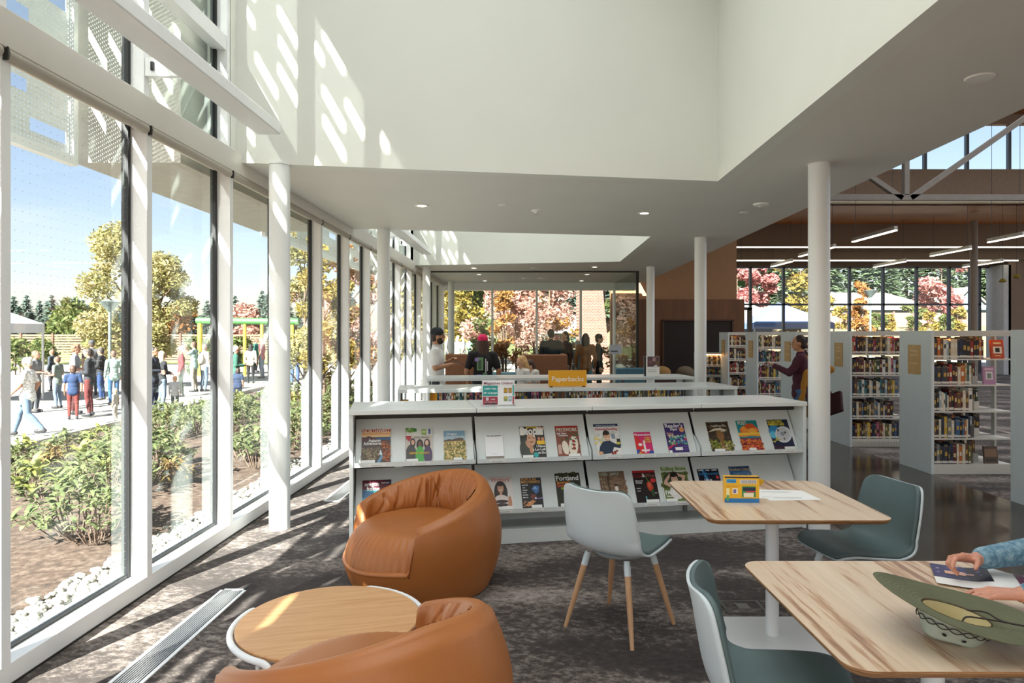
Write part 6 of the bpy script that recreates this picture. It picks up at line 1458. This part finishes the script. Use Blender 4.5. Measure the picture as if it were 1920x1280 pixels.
def person(lab, x, y, z, rz, H, top, bottom, hair, skin='fair', sleeve='short', style='short', cap=None, J=None, vox=.014, beard=None, shoes='#2c2c30', group=None,
           yaw=0., pitch=0., child=False, coat=None, bag=None, skirt=None, extra=None, seated=False, hands=True, build_=1., handpose=None):
    t = thing('person', lab, 'person', (x, y, z), rz, group); k = H/1.72
    hs = 1.22 if child else 1.0                                      # children have larger heads for their height
    j = dict(pel=(0,0,.94), che=(0,.0,1.27), nek=(0,-.005,1.44), hd=(0,.02,1.605 if not child else 1.58),
             sR=(.185,-.005,1.385), eR=(.235,-.03,1.12), wR=(.235,.05,.88), sL=(-.185,-.005,1.385), eL=(-.235,-.03,1.12), wL=(-.235,.05,.88),
             hR=(.09,0,.90), kR=(.10,.02,.49), aR=(.105,-.03,.085), hL=(-.09,0,.90), kL=(-.10,.02,.49), aL=(-.105,-.03,.085))
    j.update(J or {}); V = {a: Vector(b)*k for a, b in j.items()}; B = build_*k
    def torso(m, g):
        pe, ch, ne = V['pel'], V['che'], V['nek']
        up = (ch-pe).normalized(); mid = pe.lerp(ch, .45)
        for c, r in ((pe+up*.01, (.155*B+g, .112*B+g, .115*k+g)), (mid, (.138*B+g, .102*B+g, .15*k+g)), (ch, (.158*B+g, .112*B+g, .165*k+g))): m.ell(c, r, 16, 12)
        capsule(m, V['sR']+(ne-V['sR'])*.05, V['sL']+(ne-V['sL'])*.05, .056*k+g, .056*k+g); capsule(m, ch+up*.05*k, ne, .075*k+g, .062*k+g*.6)
    def arm(m, s, g, f=1.):
        S, E, W_ = V['s'+s], V['e'+s], V['w'+s]; capsule(m, S, S.lerp(E, min(1, f*2)), .050*B+g, (.050-.008*min(1, f*2))*B+g)
        if f > .5: q = (f-.5)*2; capsule(m, E, E.lerp(W_, q), .040*B+g, (.040-.014*q)*B+g)
    def leg(m, s, g, f=1.):
        a, b, c = V['h'+s], V['k'+s], V['a'+s]; capsule(m, a, b, .082*B+g, .055*B+g)
        q = b.lerp(c, .3)+Vector((0, -.012*k, 0)); capsule(m, b, q, .052*B+g, .052*B+g); capsule(m, q, q.lerp(c, f), .052*B+g, (.052-.018*f)*B+g)
    # head frame
    HM_ = Matrix.Translation(V['hd']) @ Euler((pitch, 0, yaw), 'XYZ').to_matrix().to_4x4(); hk = k*hs
    def hp(p): return HM_ @ (Vector(p)*hk)
    def hell(m, c, r, n=16, q=12):
        m2 = MB(); m2.ell((0,0,0), tuple(v*hk for v in r), n, q); R3 = HM_.to_3x3(); o = hp(c); m.add([o+R3 @ Vector(v) for v in m2.v], m2.f)
    m = MB(); torso(m, -.008)
    for s in 'RL':
        arm(m, s, 0); leg(m, s, -.004)
        ft = V['a'+s]; capsule(m, ft, ft+Vector((0,.13*k,-.045*k)), .036*k, .03*k)
        if hands:
            hd = (V['w'+s]-V['e'+s]).normalized(); nb = Vector((1 if s == 'R' else -1, 0, .2)) if abs(hd.z) > .6 else Vector((.1, 0, 1))
            args = dict(curl=.4, thumb=.4); 
            if handpose and s in handpose: args = dict(handpose[s]); hd = args.pop('d', hd); nb = args.pop('n', nb)
            hand(m, V['w'+s], hd, nb, args.pop('side', 1 if s == 'L' else -1), r=args.pop('r', .0095 if vox < .012 else .0115)*k, L=k, **args)
    capsule(m, V['nek']-Vector((0,0,.03*k)), hp((0,-.02,-.07)), .052*k, .05*k)
    hell(m, (0,0,.012), (.074,.092,.104)); hell(m, (0,.018,-.055), (.056,.068,.058)); hell(m, (0,.062,-.088), (.026,.022,.02))
    capsule(m, hp((0,.088,.02)), hp((0,.108,-.018)), .010*hk, .0135*hk); hell(m, (0,.078,.032), (.05,.018,.012)); hell(m, (.076,0,-.005), (.012,.02,.03)); hell(m, (-.076,0,-.005), (.012,.02,.03))
    hell(m, (0,.085,-.058), (.022,.014,.012))
    blob('body', m, vox if vox > .008 else vox, SKIN[skin], t)
    m = MB()
    for sx_ in (-1, 1): hell(m, (sx_*.031,.084,.012), (.012,.008,.007), 8, 6)
    m.build('eyes', mat('eye_dark', '#2a211e', .3), t, smooth=True)
    m = MB(); hell(m, (0,.098,-.059), (.021,.004,.005), 10, 6); m.build('mouth', mat('lips', '#a8615a', .5), t, smooth=True)
    # clothes
    m = MB(); torso(m, .010)
    f = {'short': .36, 'long': .96, 'none': .08}[sleeve]
    for s in 'RL': arm(m, s, .012*k if sleeve != 'none' else .004, f)
    if not seated: capsule(m, V['pel']+Vector((.05,0,-.07))*k, V['pel']+Vector((-.05,0,-.07))*k, .125*B, .125*B)
    top_o = blob('shirt' if coat is None else 'shirt', m, vox, top if not isinstance(top, str) else cloth(top), t)
    m = MB(); m.ell(V['pel']-Vector((0,0,.03*k)), (.163*B, .12*B, .11*k), 16, 10)
    for s in 'RL': leg(m, s, .008*k, .92)
    blob('trousers', m, vox, cloth(bottom), t)
    m = MB()
    for s in 'RL':
        ft = V['a'+s]; capsule(m, ft-Vector((0,.03*k,.03*k)), ft+Vector((0,.14*k,-.04*k)), .047*k, .04*k); capsule(m, ft, ft-Vector((0,.01,.03*k)), .046*k, .05*k)
    blob('shoes', m, vox, mat('shoe_'+shoes.strip('#'), shoes, .6), t)
    if coat:
        m = MB(); g = .022*k; pe, ch = V['pel'], V['che']
        m.ell(ch-Vector((0,.03*k,0)), (.175*B, .11*B, .19*k), 16, 12); m.ell(pe-Vector((0,.035*k,-.06*k)), (.175*B, .11*B, .26*k), 16, 12); m.ell(pe-Vector((0,.05*k,.15*k)), (.17*B, .085*B, .25*k), 16, 12)
        for s in 'RL': arm(m, s, g, .9)
        blob('cardigan', m, vox, cloth(coat), t)
    if hair:
        hm = mat('hair_'+hair.strip('#'), hair, .6, var=.2, scale=30, bump=.3, bscale=60); m = MB()
        hell(m, (0,-.018,.028), (.084,.092,.098)); hell(m, (0,-.045,-.02), (.078,.06,.075))
        if style == 'long':
            for q in range(7):
                a = -1.25+2.5*q/6; capsule(m, hp((.072*sin(a),-.062*cos(a)-.01,.0)), hp((.085*sin(a),-.085*cos(a),-.2)), .036*hk, .028*hk)
        if style == 'curly': 
            for q in range(14): a = q*.9; hell(m, (.07*cos(a),-.02+.07*sin(a),.05+.03*sin(q*2.3)), (.035,.035,.035), 8, 6)
        if style == 'ponytail': capsule(m, hp((0,-.1,.03)), hp((0,-.13,-.14)), .032*hk, .018*hk)
        if style == 'bun': hell(m, (0,-.1,.06), (.042,.042,.042), 10, 8)
        blob('hair', m, vox*.8, hm, t)
    if beard:
        m = MB(); hell(m, (0,.03,-.075), (.058,.062,.045)); hell(m, (.045,.03,-.05), (.024,.04,.045)); hell(m, (-.045,.03,-.05), (.024,.04,.045)); blob('beard', m, vox*.7, mat('beard', beard, .8), t)
    if cap:
        cm = cloth(cap); m = MB(); hell(m, (0,-.012,.052), (.091,.103,.088)); o = blob('cap', m, vox*.7, cm, t)
        m = MB(); pts = [(.075*cos(a)*1.0, .07+.085*max(0, sin(a)), .045-.012*abs(cos(a))) for a in [pi*q/12 for q in range(13)]]
        n = len(pts); m.add([hp(p) for p in pts]+[hp((p[0], p[1], p[2]-.006)) for p in pts], [tuple(range(n)), tuple(range(n, 2*n))[::-1]]+[(i, i+1, n+i+1, n+i) for i in range(n-1)]); m.build('cap_brim', cm, o)
    if bag:
        c, pos, r = bag; m = MB(); m.ell(Vector(pos)*k, tuple(v*k for v in r), 14, 10); capsule(m, Vector(pos)*k+Vector((0,0,r[2]*.6*k)), V['s'+('R' if pos[0] > 0 else 'L')]+Vector((0,0,.04*k)), .014*k, .014*k); blob('bag', m, vox, cloth(c), t)
    return t, V, HM_, k
def pz(px, head, Y, zg): return CH-(head-CY)/F*Y-zg
RIGHT, LEFT, AWAY, NEAR = -pi/2, pi/2, 0., pi
walk = dict(kR=(.1,.2,.50), aR=(.1,.30,.10), kL=(-.1,-.03,.50), aL=(-.1,-.33,.16), eR=(.22,-.12,1.13), wR=(.24,-.02,.92), eL=(-.22,.06,1.12), wL=(-.23,.22,.95))
fold = dict(eR=(.23,.02,1.12), wR=(.03,.20,1.12), eL=(-.23,.02,1.12), wL=(-.03,.22,1.08))
hold = dict(eR=(.22,-.02,1.12), wR=(.12,.25,1.12), eL=(-.22,-.02,1.12), wL=(-.1,.26,1.10))
photo = dict(eR=(.20,.16,1.28), wR=(.10,.30,1.48), eL=(-.20,.16,1.28), wL=(-.08,.30,1.48))
ZG = -.405
OUTD[0] = 1
def out(lab, px, Y, head, rz, top, bottom, hair, **kw):
    H = max(.7, CH-(head-CY)/F*Y-ZG); vx = kw.pop('vox', max(.015, Y*.0009)*min(1, H/1.4)); person(lab, (px-CX)/F*Y, Y, ZG, rz, H, top, bottom, hair, vox=vx, skin='out', group='people standing outside on the path', **kw)
pat = mat('cloth_pattern_white', '#d9d9d6', .85, var=.55, scale=28)
plaid = mat('cloth_plaid', '#7f958c', .85, var=.5, scale=16)
out('grey haired woman in white patterned blouse and jeans striding along the path', 52, 13.5, 670, LEFT+.25, pat, '#7d97b5', '#c9c6c0', J=walk, style='bun', build_=1.15, pitch=-.35)
out('man in a grey t-shirt and sunglasses behind the white tent pole', 66, 17.6, 657, RIGHT, '#8d8f92', '#3f4550', '#6d5540', J=hold)
out('youth in a grey green t-shirt holding something out on the path', 108, 18.6, 668, LEFT, '#8a988e', '#8094ad', '#5a4436', J=hold)
out('tall man with curly hair and pale grey t-shirt on the path', 141, 17.2, 645, RIGHT+.4, '#b9bcc6', '#5f2c2c', '#7a5a44', style='curly', J=fold)
out('woman in a dark jacket and maroon trousers with dark tied hair', 167, 16.8, 653, LEFT+.3, '#3a3d45', '#7a3434', '#2e241f', sleeve='long', style='ponytail', J=hold)
out('child in a navy top and maroon trousers in front of the curly haired man', 137, 16.2, 685, AWAY+.5, '#2f4a78', '#8a3a36', '#4a342a', child=True)
out('man in a grey cap at the back of the path crowd', 172, 22.5, 638, AWAY+.6, '#6c6f74', '#4a4f5a', '#4a3a30', cap='#5a5c60')
out('person in a black puffy jacket with folded arms by the lamp post', 190, 21, 652, LEFT+.2, '#26282d', '#2f4f86', '#2b2523', sleeve='long', J=fold, build_=1.15)
out('woman in a plaid shirt and blue trousers beside the first window post', 213, 19.5, 657, AWAY+.9, plaid, '#3f6fa0', '#5a4334', sleeve='long', style='short')
out('toddler in a pale top low at the first window post', 216, 15.6, 728, LEFT, '#e4ded0', '#d9cfc0', '#c9a070', child=True)
out('blonde woman in a black quilted jacket and pale jeans', 303, 17.6, 658, RIGHT+.9, '#33353a', '#8fa5bf', '#d9c79c', sleeve='long', style='long', J=fold)
out('small child in a white long sleeved top and dark trousers', 328, 17.6, 705, AWAY+.4, '#eef0f2', '#3a4550', '#c98f5f', child=True, sleeve='long')
out('white haired woman in a red jacket carrying a cream tote bag', 340, 22, 650, LEFT+.5, '#a8464a', '#4a5548', '#e6e2dc', sleeve='long', cap='#d9d9d6', bag=('#d9d2c2', (.28,.05,.85), (.06,.16,.2)))
out('tall person in a pale teal t-shirt lifting a phone to their face', 364, 23.8, 640, LEFT, '#9fc0b8', '#b5ab9a', '#4a3528', J=photo)
out('person with a cream backpack seen beside the second window post', 383, 24, 645, AWAY-.5, '#e9e4dc', '#6f86a0', '#6a5040', sleeve='long', bag=('#e6ddcc', (.02,-.17,1.2), (.14,.09,.2)))
out('person in dark clothes at the near edge of the second window', 287, 17, 650, RIGHT, '#3a4052', '#2a3350', '#2c2624', sleeve='long', J=fold)
out('white haired man in a green jacket beyond the third window', 442, 20.5, 648, RIGHT+.5, '#3f7a6a', '#3a4a60', '#d0ccc6', sleeve='long', J=hold, build_=1.1)
out('child in dark blue in front of the man in the green jacket', 446, 19.5, 690, AWAY, '#2f4468', '#28324a', '#3a2c26', child=True, build_=1.3)
out('woman with long black hair, cream top and black leggings seen from behind', 470, 28, 645, AWAY+.1, '#d9cdbc', '#1f2024', '#201c1c', style='long', sleeve='long')
out('person in a red top beyond the third window', 491, 31, 632, LEFT, '#c4545a', '#8a98a8', '#5a4438')
out('man in a grey brown shirt and blue jeans seen from behind beyond the fourth window', 553, 27, 634, AWAY+.1, '#9a8f88', '#55719c', '#4a3a32', sleeve='long', build_=1.1)
out('person in a white hat and teal top beside the man in jeans', 568, 31, 634, LEFT+.4, '#8ab0b0', '#e4e2da', '#d8d4cc', cap='#efefef')
out('woman in a dark coat walking at the back of the crowd', 98, 24, 655, LEFT, '#4a5560', '#3a3f4a', '#7a5c44', sleeve='long')
out('person in a teal jacket at the back of the third window crowd', 480, 36, 634, RIGHT, '#3f8a80', '#3c4450', '#6a4a3a', sleeve='long')
rp = random.Random(6)
for k, (px, Y, c, l) in enumerate(((838, 33, '#c9ccd0', 'person in pale grey'), (850, 36, '#e6e8ea', 'person in white'), (858, 30, None, 'person in a blue plaid shirt'), (869, 34, '#dfe3e6', 'person in a cream top'), (880, 32, '#8fb8a0', 'person in a soft green top'), (889, 37, '#d8b0a8', 'person in a pinkish top'))):
    x = (px-CX)/F*Y; person('%s in the crowd beyond the far glass room' % l, x, Y, gz(x, Y), rp.random()*6, rp.uniform(1.5,1.62), plaid if c is None else c, rp.choice(('#6f86a8','#4a4f5c','#8a8f98')), rp.choice(('#c9c4bc','#6a4c38','#4a382c')), vox=.03, group='people beyond the far glass room')

OUTD[0] = 0
# ---- people indoors
wh = cloth('#e9e7e2')
t, V, HMx, k = person('bearded man in a white t-shirt and dark cap looking at his phone', -1.12, 10.1, 0, RIGHT+.05, 1.70, wh, '#3a3d44', '#3a2a20', skin='tan', cap='#23252c', beard='#2e2019', vox=.011, yaw=0, pitch=-.05,
   J=dict(eR=(.22,-.0,1.14), wR=(.10,.24,1.19), eL=(-.20,.02,1.12), wL=(-.04,.20,1.24)), build_=1.08)
ph = thing('smartphone', 'black smartphone held by the bearded man', 'phone', V['wR']); ph.parent = None
m = MB(); m.box((-.035,-.004,-.07), (.035,.004,.07)); m.build('case', BLACK, ph, bevel=.003)
ph.location = Vector((-1.12, 10.1, 0))+Matrix.Rotation(RIGHT+.05, 3, 'Z') @ Vector((.08*k, .33*k, 1.215*k)); ph.rotation_euler = (radians(60), 0, RIGHT)
t, V, HMx, k = person('person in a bright pink cap and black printed t-shirt seen from behind', -.455, 10.65, 0, AWAY+.1, 1.60, '#1f1b1e', '#3a4252', '#4a3226', skin='tan', style='long', cap='#e0285f', vox=.011, yaw=-.1, build_=1.12, J=dict(eR=(.27,-.02,1.12), eL=(-.27,-.02,1.12)))
m = MB(); m.add([tuple(HMx @ (Vector(q)*k)) for q in ((-.03,-.118,.075),(-.015,-.121,.062),(.022,-.121,.078),(-.012,-.122,.070),(-.03,-.118,.085))], [(0,1,2,3,4)]); m.build('cap_mark', ink('#5a1430'), t)
pr = flat(t, 'back_print', [('#6f9a6c',-.10,1.06,.0,1.26), ('#44604a',-.08,1.08,-.03,1.22), ('#a58ad0',-.13,1.2,-.07,1.25), ('#dcd9e0',.03,1.02,.045,1.24), ('#dcd9e0',.055,1.05,.07,1.2), ('#5f8a60',-.01,.94,.06,1.02), ('#9a7fc8',-.10,.94,-.03,1.0), ('#e6e0ec',-.085,.955,-.045,.985)], -.137)
t2 = person('blonde child in a white top looking down beside the third low bookcase', .17, 10.9, 0, LEFT+.5, 1.27, '#e6e2dc', '#4a627f', '#c9a06a', child=True, style='long', pitch=-.35, vox=.012)
t2 = person('dark haired child in a white t-shirt bending behind the blonde child', .36, 11.25, 0, LEFT+.3, 1.23, '#ddd8d0', '#3a3f4a', '#4a3024', child=True, pitch=-.4, vox=.013, J=dict(hd=(0,.1,1.53), nek=(0,.05,1.42), che=(0,.03,1.25)))
for lab, px, Y, head, rz, top, bot, hair, kw in (
    ('broad man in dark clothes inside the glass room seen from behind', 1033, 16.4, 617, AWAY, '#24303a', '#2a2c33', '#2a2220', dict(build_=1.25, sleeve='long')),
    ('woman in a brown top with tied dark hair facing the broad man', 1060, 16.9, 621, LEFT+.5, '#5a4034', '#3a3034', '#2f211b', dict(style='ponytail', sleeve='long')),
    ('grey haired person behind the glass room visitors', 1083, 17.6, 638, AWAY+.5, '#6f7a80', '#4a505a', '#a8a49e', {}),
    ('woman with long dark hair, orange striped top and jeans in the glass room', 1098, 16.2, 625, AWAY-.1, '#8a5528', '#3f6a7c', '#2e221d', dict(style='long', sleeve='long')),
    ('person in a black cap and dark hoodie with a bag in the glass room', 1122, 16.5, 627, RIGHT-.2, '#231f22', '#2a2a30', '#2a2220', dict(cap='#1d1c1f', sleeve='long', bag=('#1c1b1e', (-.2,-.05,.95), (.09,.15,.2))))):
    person(lab, (px-CX)/F*Y, Y, 0, rz, pz(px, head, Y, 0), top, bot, hair, vox=.015, group='visitors inside the glass room', **kw)
t, V, HMx, k = person('woman in maroon top and mustard cardigan taking a photo by the bookcases', 3.93, 9.3, 0, LEFT-.35, 1.60, '#4a1f2e', '#41618a', '#2e1f1a', skin='tan', sleeve='long', style='bun', vox=.011, coat=None, yaw=.1,
   J=dict(eL=(-.23,.16,1.18), wL=(-.12,.37,1.28), eR=(.24,-.42,1.22), wR=(.2,-.12,1.02)))
m = MB(); m.T = Matrix.Translation((.17, -.40, .66)) @ Matrix.Rotation(radians(38), 4, 'Y') @ Matrix.Rotation(.9, 4, 'Z'); m.box((-.16,-.03,-.16), (.16,.03,.16)); m.build('tote_bag', cloth('#3a1a20'), t, bevel=.02)
m = MB(); m.tube([(.2,-.4,.8), (.2,-.28,1.05), (.18,-.06,1.4)], .012, 8); m.build('bag_strap', cloth('#3a1a20'), t)
m = MB(); k_ = k
for a, b, r0, r1 in (((.17,-.10,1.36),(.22,-.16,.9),.06,.08), ((.22,-.16,.9),(.26,-.15,.55),.08,.07), ((-.05,-.12,1.3),(-.05,-.16,.6),.05,.075), ((-.12,-.06,1.2),(-.15,.02,.62),.035,.055), ((.185,-.01,1.385),(.24,-.42,1.22),.062,.058), ((.24,-.42,1.22),(.2,-.1,1.04),.056,.045)): capsule(m, Vector(a)*k_, Vector(b)*k_, r0, r1)
blob('cardigan', m, .014, cloth('#a8762a'), t)
ph = thing('smartphone', 'dark smartphone held up by the woman in the maroon top', 'phone', Vector((3.93, 9.3, 0))+Matrix.Rotation(LEFT-.35, 3, 'Z') @ Vector((-.10*k, .47*k, 1.33*k)), LEFT-.35)
m = MB(); m.box((-.035,-.004,-.07), (.035,.004,.07)); m.build('case', BLACK, ph, bevel=.003)
for px, Y, l, hc in ((1612, 12.2, 'person with light brown hair hidden behind the second bookcase', '#8a6844'), (1843, 22, 'person with dark hair far behind the nearest bookcase', '#2c2422')):
    person(l, (px-CX)/F*Y, Y+1.0, 0, AWAY, 1.66, '#6f6a60', '#3a3f48', hc, vox=.02, group='visitors between the bookcases')
# seated reader at the near table; only hands and sleeves reach into the picture
RX, RY = 2.40, 2.40
def rl(x, y, z): return ((y-RY), -(x-RX), z)
denim = ramp_mat('denim_knit', [(.35, '#4a6f86'), (.5, '#6f93a6'), (.65, '#9ab4bf')], scale=45, rough=.95, bump=.5)
person('seated reader in a blue knit sweater with hands on the open magazine', RX, RY, 0, pi/2, 1.72, denim, '#4a4f5a', '#c9c5be', skin='ruddy', sleeve='long', seated=True, vox=.0055, pitch=-.4,
   J=dict(pel=(0,-.02,.56), che=(0,.06,.88), nek=(0,.10,1.05), hd=(0,.16,1.20), sR=(.185,.10,1.0), sL=(-.185,.10,1.0), eR=rl(1.98,2.52,.83), wR=rl(1.668,2.445,.815), eL=rl(1.95,2.10,.81), wL=rl(1.625,2.175,.79),
          hR=(.1,.02,.53), hL=(-.1,.02,.53), kR=(.13,.44,.52), kL=(-.13,.44,.52), aR=(.13,.40,.09), aL=(-.13,.40,.09)),
   handpose=dict(R=dict(d=(-.10,1,.10), n=(.45,.2,1), side=-1, r=.0086, thumb=.9, curls=(.42,.75,.95,1.05)), L=dict(d=(.25,1,-.05), n=(0,.05,1), side=1, r=.0086, curls=(.2,.26,.3,.34), thumb=.3, spread=.03)))
